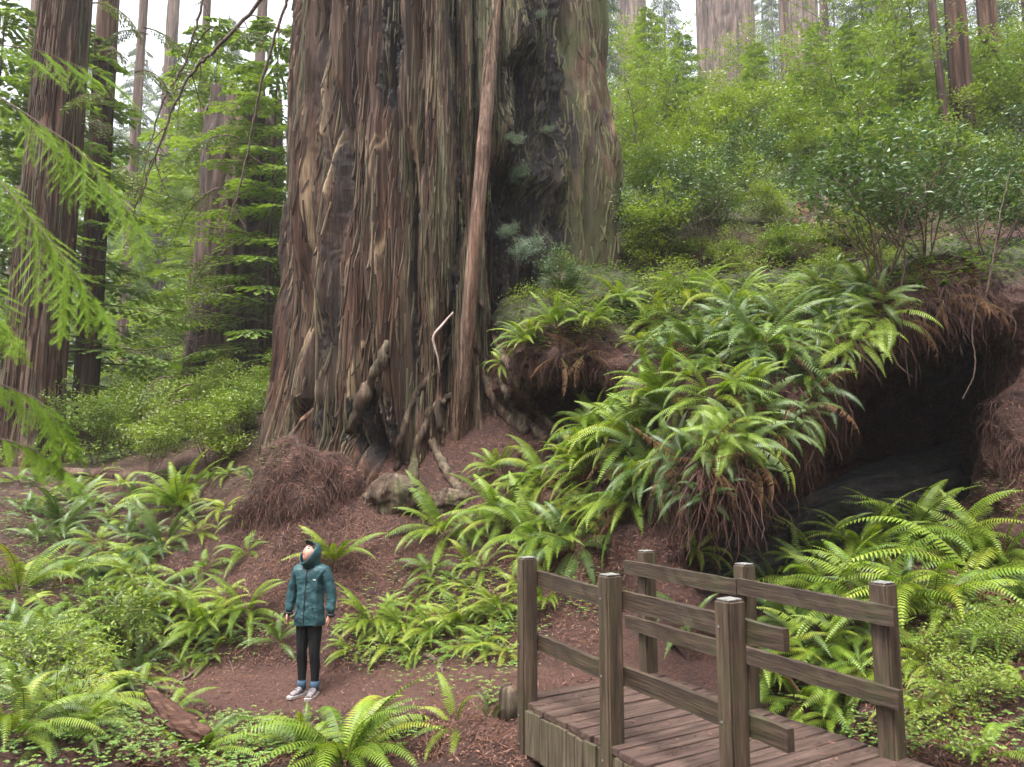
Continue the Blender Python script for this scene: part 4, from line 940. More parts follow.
FT = [
 # px, py, length, fronds, style, pool, label
 (208,628,.62,15,'arch',0,'full sword fern on the bank left of the person, reaching down to the trail'),
 (246,612,.60,13,'arch',0,'bright sword fern between the person and the full fern at the trail edge'),
 (178,608,.50,10,'arch',0,'smaller fern uphill left of the full fern beside the trail'),
 (212,655,.36,8,'low',0,'low small fern at the very edge of the trail above the dark stick'),
 (336,560,.62,8,'up',0,'fern with tall broad fronds rising right behind the hooded head'),
 (372,622,.52,13,'arch',0,'bushy fern on the bank immediately right of the teal jacket'),
 (352,648,.34,8,'low',0,'little fern beside the leggings at the right of the person'),
 (404,628,.46,13,'arch',0,'fern second to the right of the person in the row above the trail'),
 (436,632,.44,12,'arch',0,'fern midway between the person and the first bridge post'),
 (418,650,.34,9,'low',0,'small low fern under the row, closest to the trail edge between person and bridge'),
 (462,622,.46,12,'arch',0,'glossy fern left of the ferns that touch the first bridge post'),
 (484,642,.38,10,'low',0,'short bright fern low in the row just left of the first bridge post'),
 (500,608,.48,12,'arch',0,'fern whose fronds brush the left side of the first bridge post'),
 (545,600,.44,10,'arch',0,'fern seen between the first and second near bridge posts above the top rail'),
 (445,532,.86,9,'arch',0,'sparse fern with long arching fronds below the two dark root burls'),
 (470,560,.42,6,'up',0,'thin upright young fern in bare duff below the sparse long-fronded fern'),
 (505,520,.80,11,'arch',0,'fern with drooping fronds at the lower left end of the fern slope'),
 (540,540,.95,13,'hang',0,'large fern hanging its fronds behind the first bridge post'),
 (578,545,.85,12,'hang',1,'deep green fern above the second near bridge post'),
 (500,470,.65,9,'arch',0,'fern by the right-hand roots of the giant redwood'),
 (545,478,1.0,14,'arch',0,'broad fern on the slope just below the dark hollow by the giant trunk'),
 (590,470,1.05,14,'arch',0,'broad arching fern in the middle of the fern slope'),
 (600,430,.95,13,'arch',0,'fern on the shoulder right of the dark hollow beside the giant redwood'),
 (632,500,1.0,14,'hang',0,'long-fronded fern draping down over the left end of the hanging roots'),
 (640,440,1.1,15,'arch',0,'tallest fern at the crest of the fern slope left of the root mass'),
 (668,400,1.0,14,'arch',0,'big fern on top of the central root mass, fronds fanning left'),
 (655,470,.9,12,'hang',1,'dark fern half hidden behind the long-fronded draping fern'),
 (715,400,.9,12,'arch',0,'fern on the central root mass beside the big pale leaf'),
 (745,392,.6,8,'up',0,'small fern with pale upturned fronds near the right end of the root mass top'),
 (700,350,.95,13,'arch',1,'deep green fern behind the big fern on top of the root mass'),
 (760,345,1.05,12,'hang',1,'fern spilling long bluish fronds down the face above the cave mouth'),
 (790,330,1.0,11,'hang',1,'fern hanging next to the cave mouth top with blue green fronds'),
 (735,305,.95,13,'arch',0,'fern on the crest of the bank below the shrubs, centre right'),
 (785,295,.9,12,'arch',0,'fern on the crest directly left of the cave roof'),
 (690,300,.9,12,'arch',0,'fern on the crest left of the hill crest centre'),
 (655,320,.8,11,'arch',0,'fern on the ledge between the upper hollow and the crest'),
 (825,292,.75,10,'arch',0,'yellow green fern growing on the cave roof'),
 (868,285,.6,9,'arch',0,'small fern at the foot of the bare-stemmed shrub over the cave'),
 (528,340,.62,10,'arch',0,'left fern on the small ledge over the upper dark hollow'),
 (556,325,.72,11,'arch',0,'middle fern on the small ledge over the upper dark hollow'),
 (590,322,.66,11,'arch',0,'right fern on the small ledge over the upper dark hollow'),
 (566,292,.60,8,'up',1,'thin fern higher up the brown duff behind the small ledge'),
 (618,300,.7,10,'arch',0,'fern right of the small ledge beside the giant trunk'),
 (505,362,.5,8,'hang',0,'fern drooping at the left tip of the small ledge against the trunk'),
 (694,548,.42,9,'arch',0,'small bright fern hanging in front of the roots over the far bridge posts'),
 (860,555,.80,13,'arch',0,'fern at the mouth of the cave on the left of the right-hand fern bank'),
 (905,545,.95,14,'arch',0,'tall fern in front of the cave, centre of the right-hand fern bank'),
 (950,548,.95,14,'arch',0,'fern on the top right of the fern bank beside the cave'),
 (1000,560,1.0,14,'arch',0,'large fern at the right edge below the brown slope'),
 (835,600,.75,12,'arch',0,'fern above the far top rail near the middle of its length'),
 (880,610,.85,13,'arch',0,'fern directly behind the rightmost bridge post'),
 (935,610,.95,14,'arch',0,'fern right of the rightmost bridge post with flat spreading fronds'),
 (985,590,1.25,14,'hang',0,'very long fern curtain at the right edge, fronds hanging straight down'),
 (1035,610,1.2,13,'hang',0,'fern cut by the right edge with long hanging fronds'),
 (790,625,.6,11,'arch',1,'dark fern behind the middle far bridge post'),
 (770,655,.55,10,'arch',0,'fern showing between the far rails beside the middle far post'),
 (775,590,.6,10,'arch',1,'dark fern low in the cave mouth left of the fern bank'),
 (820,560,.7,10,'arch',0,'fern growing inside the cave mouth above the lone frond'),
 (820,655,.62,12,'arch',0,'fern framed by the two far rails'),
 (860,665,.60,11,'hang',0,'fern framed by the far rails just left of the rightmost post'),
 (800,700,.62,11,'arch',0,'fern below the lower far rail, its fronds over the deck edge'),
 (845,720,.5,9,'arch',0,'small fern at the deck edge left of the rightmost post'),
 (930,660,.5,8,'arch',0,'light green fern right of the rightmost post below the long curtain'),
 (690,620,.45,8,'arch',1,'small dark fern behind the far lower rail near its left end'),
 (62,528,.85,11,'arch',1,'fern on the slope at the foot of the dark left redwood'),
 (110,560,.95,12,'hang',1,'fern with long fronds hanging down the left bank'),
 (180,508,.95,13,'arch',0,'feathery fern at the top of the left bank beneath the hanging branches'),
 (165,545,.85,12,'hang',1,'blue green fern below the feathery fern on the left bank'),
 (60,580,.8,11,'hang',0,'fern on the left bank above the undergrowth, fronds hanging left'),
 (20,590,.8,10,'arch',0,'fern cut by the left edge on the middle of the bank'),
 (105,625,.55,10,'arch',0,'yellowish fern in the undergrowth left of the trail end'),
 (140,615,.5,9,'up',0,'wispy upright fern at the left end of the trail bank'),
 (135,665,.38,8,'low',0,'small yellow fern at the left end of the trail'),
 (55,650,.5,10,'arch',0,'fern in the thick undergrowth at the lower left'),
 (15,660,.6,10,'arch',0,'olive fern at the left edge in the lower undergrowth'),
 (12,735,.55,9,'arch',0,'fern in the bottom left corner with yellow green fronds'),
 (75,735,.38,8,'up',0,'grey green small fern at the bottom left beside the log'),
 (195,752,.50,10,'arch',0,'bright fern in front of the broken red log'),
 (168,712,.42,6,'arch',0,'single-sided fern arching over the broken red log'),
 (345,762,.82,18,'arch',0,'large bright fern at the bottom in front of the person'),
 (300,748,.42,10,'arch',0,'fern at the bottom left of the large bright fern'),
 (455,722,.42,6,'low',0,'sparse fern in the duff between the large bright fern and the bridge'),
 (492,716,.22,6,'up',1,'tiny dark fern next to the mossy stump'),
 (262,738,.28,7,'low',0,'tiny yellow green fern among the ground cover left of the bottom ferns'),
]
for (px, py, Lf, n, st_, dk, lab) in FT:
    mnd_ = px > 495 and py < 520 and px < 860
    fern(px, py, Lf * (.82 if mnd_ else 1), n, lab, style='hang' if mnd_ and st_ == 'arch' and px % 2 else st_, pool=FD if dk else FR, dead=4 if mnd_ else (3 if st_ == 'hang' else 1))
scatter([(380,500),(560,470),(560,560),(420,600),(380,560)], 9, JF, .5, 'sword_fern', 'small ferns in the duff below the giant trunk', 'fern', 'small ferns below the giant trunk', seed=8, mind=22) if False else None
# one lone upright frond at the cave mouth
h_ = surf(800, 585)
fr = thing('fern_frond', 'lone upright frond standing against the dark cave mouth', 'fern', tuple(h_[0]))
o = bpy.data.objects.new('frond', frond_mesh(88, 22, 30, .085, 0, 5, .2)); o.data.materials.append(M['fern_dark']); o.data.materials.append(M['stipe']); COL.objects.link(o); o.parent = fr; o.scale = (.72,) * 3; o.rotation_euler = (0, 0, R(95))
# filler ferns, one mesh each, in groups that share a place
def joined_fern(pool, n, style, seed):
    r = random.Random(seed); V = []; Fc = []; MI = []
    for i in range(n):
        me = r.choice(pool[r.choice(style)]); a = 6.283 * i / n + r.uniform(-.3, .3); T = Matrix.Rotation(a, 4, 'Z') @ Matrix.Diagonal((*[r.uniform(.75, 1.05)] * 3, 1))
        k = len(V); V += [T @ v.co for v in me.vertices]; Fc += [[k + q for q in p.vertices] for p in me.polygons]; MI += [p.material_index for p in me.polygons]
    m = mesh('fronds', np.array([tuple(v) for v in V]), [tuple(f) for f in Fc]); m.polygons.foreach_set('material_index', np.array(MI, np.int32))
    for mm in pool['up'][0].materials: m.materials.append(mm)
    return m
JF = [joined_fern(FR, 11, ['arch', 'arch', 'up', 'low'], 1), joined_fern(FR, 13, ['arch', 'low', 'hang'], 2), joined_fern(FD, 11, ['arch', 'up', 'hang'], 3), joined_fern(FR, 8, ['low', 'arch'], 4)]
def scatter(region, n, meshes, size, name, label, cat, group, parent_fn=None, seed=1, align=.5, jit=.25, kind=None, mind=0, avoid=None):
    """plants rooted where the bank lies inside a picture-space polygon of the seen slope"""
    r = random.Random(seed); xs = [p[0] for p in region]; ys = [p[1] for p in region]; c = 0; t = 0; got = []; objs = []
    def inside(x, y):
        k = False; j = len(region) - 1
        for i in range(len(region)):
            if (region[i][1] > y) != (region[j][1] > y) and x < (region[j][0] - region[i][0]) * (y - region[i][1]) / (region[j][1] - region[i][1]) + region[i][0]: k = not k
            j = i
        return k
    while c < n and t < n * 30:
        t += 1; x = r.uniform(min(xs), max(xs)); y = r.uniform(min(ys), max(ys))
        if not inside(x, y): continue
        if any((x - a) ** 2 + (y - b) ** 2 < mind ** 2 for a, b in got): continue
        h = surf(x, y)
        if h is None: continue
        got.append((x, y))
        o = bpy.data.objects.new(name, r.choice(meshes)); COL.objects.link(o); o.location = h[0] - Vector((0, 0, .02)); o.rotation_mode = 'QUATERNION'
        z = (Vector((0, 0, 1)) + Vector((h[1].x, h[1].y, 0)) * align).normalized()
        o.rotation_quaternion = Vector((0, 0, 1)).rotation_difference(z) @ Quaternion((0, 0, 1), r.uniform(0, 6.28))
        s = size * r.uniform(1 - jit, 1 + jit); o.scale = (s,) * 3
        tag(o, label, cat, group); objs.append(o); c += 1
    relabel(objs, '{} from the left of the ' + label)
    return got
scatter([(640,300),(900,262),(900,290),(700,360),(640,350)], 26, JF, .62, 'sword_fern', 'small ferns on the bank crest', 'fern', 'small ferns on the bank crest', seed=2, mind=12)
scatter([(500,480),(640,400),(660,520),(580,560),(500,530)], 16, JF[:3], .62, 'sword_fern', 'small ferns amid big ones right of the giant', 'fern', 'small ferns between the big ferns of the slope', seed=3, mind=14)
scatter([(780,560),(1024,540),(1024,640),(780,660)], 18, JF[:3], .6, 'sword_fern', 'small ferns in the bank right of the bridge', 'fern', 'small ferns in the fern bank right of the bridge', seed=4, mind=16)
scatter([(0,560),(150,590),(150,700),(0,760)], 38, JF, .58, 'sword_fern', 'small ferns in the lower left tangle', 'fern', 'small ferns in the lower left undergrowth', seed=5, mind=14)
scatter([(345,590),(520,575),(520,655),(350,660)], 24, [JF[3], JF[0], JF[1]], .42, 'sword_fern', 'low ferns filling the row beside the trail', 'fern', 'small ferns filling the row along the trail', seed=6, mind=12)
scatter([(0,480),(255,470),(262,570),(60,600)], 34, JF, .62, 'sword_fern', 'small ferns on the upper left bank', 'fern', 'small ferns on the upper left bank', seed=7, mind=16)

scatter([(160,590),(290,580),(290,650),(180,665)], 9, JF, .5, 'sword_fern', 'ferns packed beside the trail left of the person', 'fern', 'small ferns left of the person', seed=8, mind=16)
scatter([(400,500),(540,490),(540,590),(430,575)], 7, JF, .5, 'sword_fern', 'ferns in duff between the burls and bridge', 'fern', 'small ferns below the burls', seed=9, mind=26)
scatter([(640,330),(860,290),(840,340),(700,420),(640,420)], 14, JF, .7, 'sword_fern', 'ferns mixed in on top of the central root mass', 'fern', 'small ferns on the central root mass', seed=10, mind=18)
scatter([(640,470),(700,500),(750,470),(800,430),(840,360),(900,300),(880,290),(780,370),(640,440)], 26, [JF[1], JF[2]], .62, 'sword_fern', 'small ferns clinging to the lip of the overhang', 'fern', 'small ferns along the overhang lip', seed=11, mind=13, align=1.2)
scatter([(880,640),(1024,620),(1024,760),(900,760)], 12, [JF[0], JF[1], JF[3]], .42, 'sword_fern', 'small ferns in the bottom right corner', 'fern', 'small ferns at the bottom right', seed=12, mind=18)
# ------------------------------------------------------------------ shrubs
def leaf_quads(C, D, N_, ln, wd, fold=.15):
    """vectorised pointed leaves: centres C, directions D, normals N_"""
    C = np.asarray(C); D = np.asarray(D); N_ = np.asarray(N_); n = len(C)
    D = D / (np.linalg.norm(D, axis=1, keepdims=True) + 1e-9); S = np.cross(D, N_); S /= np.linalg.norm(S, axis=1, keepdims=True) + 1e-9; U = np.cross(S, D)
    ln = np.asarray(ln).reshape(-1, 1) * np.ones((n, 1)); wd = np.asarray(wd).reshape(-1, 1) * np.ones((n, 1))
    V = np.stack([C, C + D * ln * .45 + S * wd * .5 + U * wd * fold, C + D * ln, C + D * ln * .45 - S * wd * .5 + U * wd * fold], 1).reshape(-1, 3)
    F = (np.arange(n)[:, None] * 4 + np.array([[0, 1, 2, 3]])); return V, F
def shrub_parts(seed, h=1.6, wdt=1.1, stems=7, nleaf=2600, leaf=.05, bare=.25, stem_r=.012, droop=0.0):
    r = random.Random(seed); rg = np.random.default_rng(seed); mb = MB(); tips = []
    def grow(p, d, ln, rad, depth):
        n = 5; pts = [p.copy()]; q = p.copy(); dd = d.copy()
        for i in range(n):
            dd = (dd + Vector((r.uniform(-.22, .22), r.uniform(-.22, .22), r.uniform(-.05, .16) - droop * depth * .1))).normalized(); q = q + dd * ln / n; pts.append(q.copy())
        mb.tube(pts, [rad * (1 - .45 * i / n) for i in range(n + 1)], 4 if depth else 5, cap=False)
        if depth >= 1: tips.extend([(a, dd) for a in pts[2 if depth > 1 else 4:]])
        if depth < 3:
            for k in range(3 if depth < 2 else 2):
                b = pts[r.randint(2, n)]; a = r.uniform(0, 6.28); s = Vector((math.cos(a), math.sin(a), r.uniform(-.1, .5)))
                grow(b, (dd * .5 + s * .8).normalized(), ln * r.uniform(.45, .62), rad * .55, depth + 1)
    for i in range(stems):
        a = 6.283 * i / stems + r.uniform(-.4, .4); sp = wdt / h * r.uniform(.25, .9)
        grow(Vector((.05 * math.cos(a), .05 * math.sin(a), -.05)), Vector((math.cos(a) * sp, math.sin(a) * sp, 1)).normalized(), h * r.uniform(.5, .8), stem_r, 0)
    T = np.array([tuple(t[0]) for t in tips]); Td = np.array([tuple(t[1]) for t in tips]); keep = T[:, 2] > h * bare; T = T[keep]; Td = Td[keep]
    idx = rg.integers(0, len(T), nleaf); C = T[idx] + rg.normal(size=(nleaf, 3)) * leaf * np.array([1.6, 1.6, .8])
    D = Td[idx] * .3 + rg.normal(size=(nleaf, 3)) * np.array([1, 1, .35]); Nn = np.tile([0, 0, 1.], (nleaf, 1)) + rg.normal(size=(nleaf, 3)) * .45
    V, F = leaf_quads(C, D, Nn, leaf * rg.uniform(.7, 1.3, nleaf), leaf * .5)
    return mb, mesh('foliage', V, F)
def shrub_proto(name, seed, mat, **kw):
    mb, fm = shrub_parts(seed, **kw); sm = mb.mesh('stem'); sm.materials.append(M['twig']); fm.materials.append(M[mat]); return sm, fm
SH = [shrub_proto('a', 1, 'shrub', h=1.9, wdt=1.5, nleaf=3000, leaf=.09), shrub_proto('b', 2, 'shrub', h=1.5, wdt=1.6, nleaf=3000, leaf=.085, stems=9), shrub_proto('c', 3, 'shrub', h=2.4, wdt=1.5, nleaf=3200, leaf=.092, bare=.2),
      shrub_proto('d', 4, 'shrub', h=1.7, wdt=1.9, nleaf=3200, leaf=.095, stems=9, bare=.1), shrub_proto('e', 5, 'shrub_dark', h=1.6, wdt=1.3, nleaf=2600, leaf=.075, bare=.3), shrub_proto('f', 6, 'shrub_dark', h=2.1, wdt=1.5, nleaf=2600, leaf=.085, bare=.35)]
SAP = [shrub_proto('s', 21, 'shrub', h=5.2, wdt=2.6, stems=4, nleaf=2600, leaf=.12, bare=.22, stem_r=.025), shrub_proto('t', 22, 'conifer_bright', h=4.6, wdt=2.2, stems=3, nleaf=2400, leaf=.11, bare=.2, stem_r=.02)]
_sp = []
for i, (px, Y, k, sc_) in enumerate([(640,21,0,1.0),(685,24,1,.8),(790,25,0,.8),(850,20,0,.95),(880,24,1,.95),(915,19,1,.9),(1040,19,1,1.0),(670,30,0,1.0)]):
    p = P(px, 300, Y); SPL = globals().setdefault('SPL', []); SPL.append((px, Y, k, sc_, drop(p[0], p[1])))
SHS = [shrub_proto('g', 8, 'shrub', h=.8, wdt=.9, nleaf=520, leaf=.055, bare=.15, stem_r=.005), shrub_proto('h', 9, 'shrub', h=.65, wdt=.8, nleaf=480, leaf=.05, bare=.1, stem_r=.005)]
def put_shrub(px, py, proto, size, label, group, rr, name='shrub', loc=None, cat='shrub', Y=None):
    if loc is None:
        if Y is not None: p = P(px, py, Y); loc = drop(p[0], p[1])
        else:
            h = surf(px, py)
            if h is None: return
            loc = h[0]
    root = thing(name, label, cat, tuple(loc), group, rot=(0, 0, rr.uniform(0, 6.28))); root.scale = (size,) * 3
    for nm, me in (('stem', proto[0]), ('foliage', proto[1])):
        o = bpy.data.objects.new(nm, me); COL.objects.link(o); o.parent = root
    return root
rs = random.Random(12)
def shrub_rows(rows, protos, label, group, x0, x1, seed, size=1.0):
    r = random.Random(seed)
    for row, (Y, n, sc) in enumerate(rows):
        made = []
        for i in range(n):
            px = x0 + (x1 - x0) * (i + .5 + r.uniform(-.35, .35)) / n; yy = Y + r.uniform(-.6, .6) * (1 + Y / 20)
            p = P(px, 300, yy); g = drop(p[0], p[1]); q = proj(g)
            made.append(put_shrub(0, 0, r.choice(protos), sc * size * r.uniform(.65, 1.3), label, group, r, loc=g))
        relabel(made, '{} shrub from the left in the ' + ORD[row] + ' row up ' + label)
shrub_rows([(13.0, 11, .42), (14.2, 10, .65), (15.6, 9, .8), (17, 9, .9)], [SH[1], SH[3], SH[4], SH[0], SH[4], SH[5]], 'the slope above the fern crest', 'shrubs on the lower hillside', 630, 1060, 1)
shrub_rows([(18.5, 9, 1.0), (21, 10, 1.05), (24, 10, 1.0)], [SH[0], SH[1], SH[2], SH[3], SH[5], SH[4]], 'the bright hillside thicket', 'shrubs halfway up the hillside', 615, 1080, 2)
shrub_rows([(28, 11, .9), (33, 10, .9)], [SH[0], SH[1], SH[3], SH[4]], 'the hazy hilltop', 'shrubs high on the hillside', 600, 1080, 3)
shrub_rows([(15, 6, .6), (18, 7, .7), (24, 8, .9), (34, 9, 1.2), (48, 10, 1.8), (62, 10, 2.6)], [SH[0], SH[1], SH[3], SH[2]], 'the misty hollow', 'shrubs in the misty hollow', 95, 300, 4)
shrub_rows([(17, 3, .9), (24, 5, 1.3)], [SH[0], SH[2]], 'the far left bank', 'shrubs behind the left redwood', -60, 60, 5)
for (px, Y, k, sc_, g) in SPL: _sp.append(put_shrub(0, 0, SAP[k], sc_, 'x', 'airy saplings on the right hillside', rs, name='sapling', loc=g, cat='sapling'))
relabel(_sp, '{} tall airy sapling from the left on the right hillside')
for (px, py, i, s, lab) in [(560,300,4,.5,'dark leafy shrub growing out of the duff behind the small ledge'),(640,262,4,.8,'dark glossy shrub against the right side of the giant trunk'),(700,262,5,.8,'evergreen shrub on the crest left of the dark stump hole'),
    (880,290,5,1.0,'bare-stemmed evergreen shrub rooted on the cave roof'),(925,262,4,.9,'grey green shrub behind the cave roof'),(990,262,4,1.0,'shrub at the right edge above the overhanging roots'),(210,470,1,.8,'yellow green bush at the left foot of the giant redwood'),(150,480,0,.6,'small bush on the left bank before the misty hollow'),
    (240,440,3,.55,'yellowish bush touching the left root of the giant redwood')]:
    put_shrub(px, py, SH[i], s, lab, None, rs)
for (reg, n, lab, grp, sd_) in [([(0,610),(120,640),(125,700),(60,740),(0,740)], 7, 'small leafy sprig in the tangle at the lower left of the trail', 'small bushes at the lower left', 1), ([(500,300),(640,270),(640,330),(520,350)], 8, 'small bright bush on the ledge over the upper dark hollow', 'small bushes on the upper ledge', 2),
    ([(640,270),(900,250),(900,285),(640,330)], 16, 'low bush among the ferns on the bank crest', 'low bushes on the bank crest', 3), ([(940,640),(1024,660),(1024,767),(940,750)], 9, 'low leafy plant in duff at the bottom right corner', 'low plants at the bottom right', 4)]:
    r = random.Random(sd_ + 50); xs = [p[0] for p in reg]; ys = [p[1] for p in reg]
    relabel([put_shrub(r.uniform(min(xs), max(xs)), r.uniform(min(ys), max(ys)), r.choice(SHS), r.uniform(.45, .9) * (.7 if sd_ == 4 else 1), lab, grp, r, name='bush', cat='bush') for i in range(n)], '{} from the left of the ' + grp)
# ------------------------------------------------------------------ conifers: trunk, limbs and layered sprays
def conifer_parts(seed, h=14, z0=2.5, reach=2.6, nb=60, r0=.16, twigs=26, leaf=.16, droop=.35, top_taper=True, dens=1.0, wid=.032):
    r = random.Random(seed); rg = np.random.default_rng(seed); lm = MB(); C = []; D = []; Nn = []; Ls = []
    for b in range(nb):
        t = (b + r.random()) / nb; z = z0 + (h - z0) * t; a = b * 2.4 + r.uniform(-.4, .4); ln = reach * ((1 - t) ** .7 if top_taper else (1 - .4 * t)) * r.uniform(.65, 1.15) + .3
        d = Vector((math.cos(a), math.sin(a), r.uniform(.0, .3))).normalized(); p = Vector((0, 0, z)); pts = [p.copy()]; n = 7
        for i in range(n): d = (d + Vector((r.uniform(-.1, .1), r.uniform(-.1, .1), -droop * .28))).normalized(); p = p + d * ln / n; pts.append(p.copy())
        lm.tube(pts, [max(.004, .009 * ln * (1 - .9 * i / n)) for i in range(n + 1)], 4, cap=False)
        for k in range(int(twigs * dens)):
            u = (k + r.random()) / (twigs * dens); u = .15 + .85 * u; q = u * n; i = min(int(q), n - 1); c = pts[i].lerp(pts[i + 1], q - i); dd = (pts[i + 1] - pts[i]).normalized()
            s = -1 if k % 2 else 1; side = Vector((-dd.y, dd.x, 0)).normalized() * s; tl = ln * .38 * (1.15 - u) + .12
            td = (side + dd * .7 + Vector((0, 0, -droop * r.uniform(.3, 1.3)))).normalized(); m = max(3, int(tl / leaf * 1.6))
            for j in range(m):
                w = (j + .3) / m; o = c + td * tl * w; s2 = -1 if j % 2 else 1; ld = (td * .8 + dd * .5 * s2 + Vector((r.uniform(-.2, .2), r.uniform(-.2, .2), -.25 * droop))).normalized()
                C.append(tuple(o)); D.append(tuple(ld)); Nn.append((r.uniform(-.35, .35), r.uniform(-.35, .35), 1)); Ls.append(leaf * r.uniform(.6, 1.2))
    V, F = leaf_quads(np.array(C), np.array(D), np.array(Nn), np.array(Ls), wid * 1.0 * np.ones(len(C)), .1)
    tm = trunk_mesh(r0, h, .85, 40, 60, .3, seed, .7)
    return tm, lm.mesh('limbs'), mesh('foliage', V, F)
def conifer_proto(mat, **kw):
    t, l, f = conifer_parts(**kw); t.materials.append(M['bark_far']); l.materials.append(M['twig']); f.materials.append(M[mat]); return t, l, f
CF = [conifer_proto('conifer', seed=1, h=15, z0=1.0, reach=2.7, nb=100, leaf=.17, twigs=34, wid=.075, r0=.11), conifer_proto('conifer', seed=2, h=18, z0=2.5, reach=3.2, nb=110, droop=.6, leaf=.18, twigs=34, wid=.075, r0=.12),
      conifer_proto('conifer_bright', seed=3, h=7, z0=.5, reach=1.9, nb=70, r0=.045, leaf=.13, twigs=30, droop=.25, wid=.07), conifer_proto('conifer_bright', seed=4, h=5, z0=.4, reach=1.5, nb=54, r0=.035, leaf=.11, twigs=28, droop=.2, wid=.065)]
def put_conifer(px, Y, i, s, label, group=None, rz=None, loc=None, sink=0.0):
    p = P(px, 300, Y); g = loc or drop(p[0], p[1])
    root = thing('conifer_tree', label, 'conifer', (g[0], g[1], g[2] - sink), group, rot=(0, 0, rs.uniform(0, 6.28) if rz is None else rz)); root.scale = (s,) * 3
    for nm, me in zip(('trunk', 'limbs', 'foliage'), CF[i]):
        o = bpy.data.objects.new(nm, me); COL.objects.link(o); o.parent = root
    return root
put_conifer(205, 26, 2, 2.1, 'leafy conifer close to the left side of the giant redwood')
put_conifer(268, 20, 2, 1.6, 'conifer partly hidden by the left edge of the giant trunk')
put_conifer(62, 19, 2, 1.7, 'leafy conifer between the two trunks at the left')
put_conifer(160, 60, 2, 2.7, 'pale young conifer in the middle of the misty hollow')
put_conifer(-20, 19, 2, 1.8, 'leafy conifer at the upper left corner')
put_conifer(178, 85, 2, 4.2, 'tall hazy conifer at the back of the misty hollow', 'hazy conifers behind the misty hollow')
for px, Y, i, s in ((128,75,2,3.4),(215,72,2,3.6),(70,60,2,3.0),(0,50,2,3.0),(248,60,2,3.4),(196,95,1,2.2),(100,90,1,2.0),(145,100,2,5),(160,120,1,3.2),(125,125,1,3.4),(188,130,1,3.6),(215,118,1,3.4),(30,110,1,3.2),(70,120,1,3.4)):
    HC = globals().setdefault('HC', []); HC.append(put_conifer(px, Y, i, s, 'x', 'hazy conifers behind the misty hollow'))
relabel(HC, '{} hazy conifer from the left at the back of the misty hollow')
put_conifer(690, 24, 2, .62, 'bright young conifer left of the far hazy trunks on the hillside')
put_conifer(655, 27, 2, .75, 'hazy young conifer just right of the giant redwood top')
put_conifer(865, 22, 2, .6, 'bright green young conifer below the upper right trunks')
put_conifer(828, 30, 2, .6, 'pale conifer in front of the second pair of hazy trunks')
put_conifer(925, 19, 2, .55, 'young conifer in front of the thin dark upper right trunk')
put_conifer(1000, 20, 3, .7, 'small bright conifer at the right edge of the hillside')
put_conifer(765, 24, 3, .7, 'small bright conifer below the broad hazy trunk')
for px, Y, i, s in ((672,80,1,1.5),(785,100,1,1.7),(640,110,1,2.2),(775,115,1,2.2),(850,110,1,2.2),(895,105,1,2.6),(610,100,1,2.4),(950,95,1,2.4),(1005,95,1,2.4),(880,44,0,1.0),(930,40,2,1.6),(1050,34,0,1.0),(600,60,1,1.5)):
    HT = globals().setdefault('HT', []); HT.append(put_conifer(px, Y, i, s, 'x', 'hazy conifers on the hilltop'))
relabel(HT, '{} hazy conifer from the left among the far hilltop trunks')
# far trunks
for (px, Y, w, lab, mat, ln) in [(640,88,34,'faint trunk in the mist just right of the giant redwood','bark_far',0),(745,72,50,'broad hazy redwood trunk at the top of the hillside, thickest of the far ones','bark_far',0),(716,74,16,'dark narrow trunk touching the left of the broad hazy redwood','bark_far',0),
    (822,76,32,'hazy redwood trunk second widest on the hilltop','bark_far',0),(802,48,10,'thin pale trunk left of the second widest hilltop trunk','bark_far',0),(845,46,9,'thin hazy trunk right of the second widest hilltop trunk','bark_far',0),
    (985,19,22,'brown trunk near the upper right corner','bark',.005),(1019,20,19,'brown trunk cut by the upper right corner','bark',0),(967,18.5,8,'thin dark leaning trunk left of the brown upper right trunk','bark_far',-.03),
    (765,64,12,'narrow trunk behind the right side of the broad hazy redwood','bark_far',0),(908,50,12,'faint thin trunk between the hilltop groups','bark_far',0),
    (245,46,12,'bleached thin trunk seen high in the mist left of the giant','bark_far',0),(186,30,9,'thin grey trunk low in the misty hollow','bark_far',0),(150,60,14,'faint trunk in the mist between the hazy conifers','bark_far',0),(12,34,26,'hazy trunk behind the dark left redwood','bark_far',0),(118,40,10,'thin hazy trunk beside the slim left trunk','bark_far',0)]:
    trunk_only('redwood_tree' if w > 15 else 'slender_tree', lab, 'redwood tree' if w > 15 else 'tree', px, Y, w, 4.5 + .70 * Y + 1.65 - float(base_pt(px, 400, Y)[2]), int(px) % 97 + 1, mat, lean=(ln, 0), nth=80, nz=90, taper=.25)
# grey burnt snag left of the giant
r_, rad_ = trunk_only('dead_snag', 'broken grey dead snag with dark sides behind the drooping conifer', 'dead tree', 232, 22, 78, 9.9, 55, 'bark_far', flare=.5, taper=.12, nth=160, nz=160, amp=1.6)
for o in r_.children:
    me = o.data; n = len(me.vertices); co = np.zeros(n * 3); me.vertices.foreach_get('co', co); co = co.reshape(-1, 3)
    top = co[:, 2] / 9.9; jag = .5 * np.abs(noise3(co[:, 0] * 2.5, co[:, 1] * 2.5, 0 * co[:, 0], 5)) * 5; co[:, 2] = np.where(top > .7, co[:, 2] - jag * (top - .7) / .3, co[:, 2])
    me.vertices.foreach_set('co', co.astype(np.float32).ravel()); setattr_f(me, 'char', np.clip(.3 + 1.4 * noise3(co[:, 0] * .9, co[:, 1] * .9, co[:, 2] * .2, 8), 0, 1) * .6)
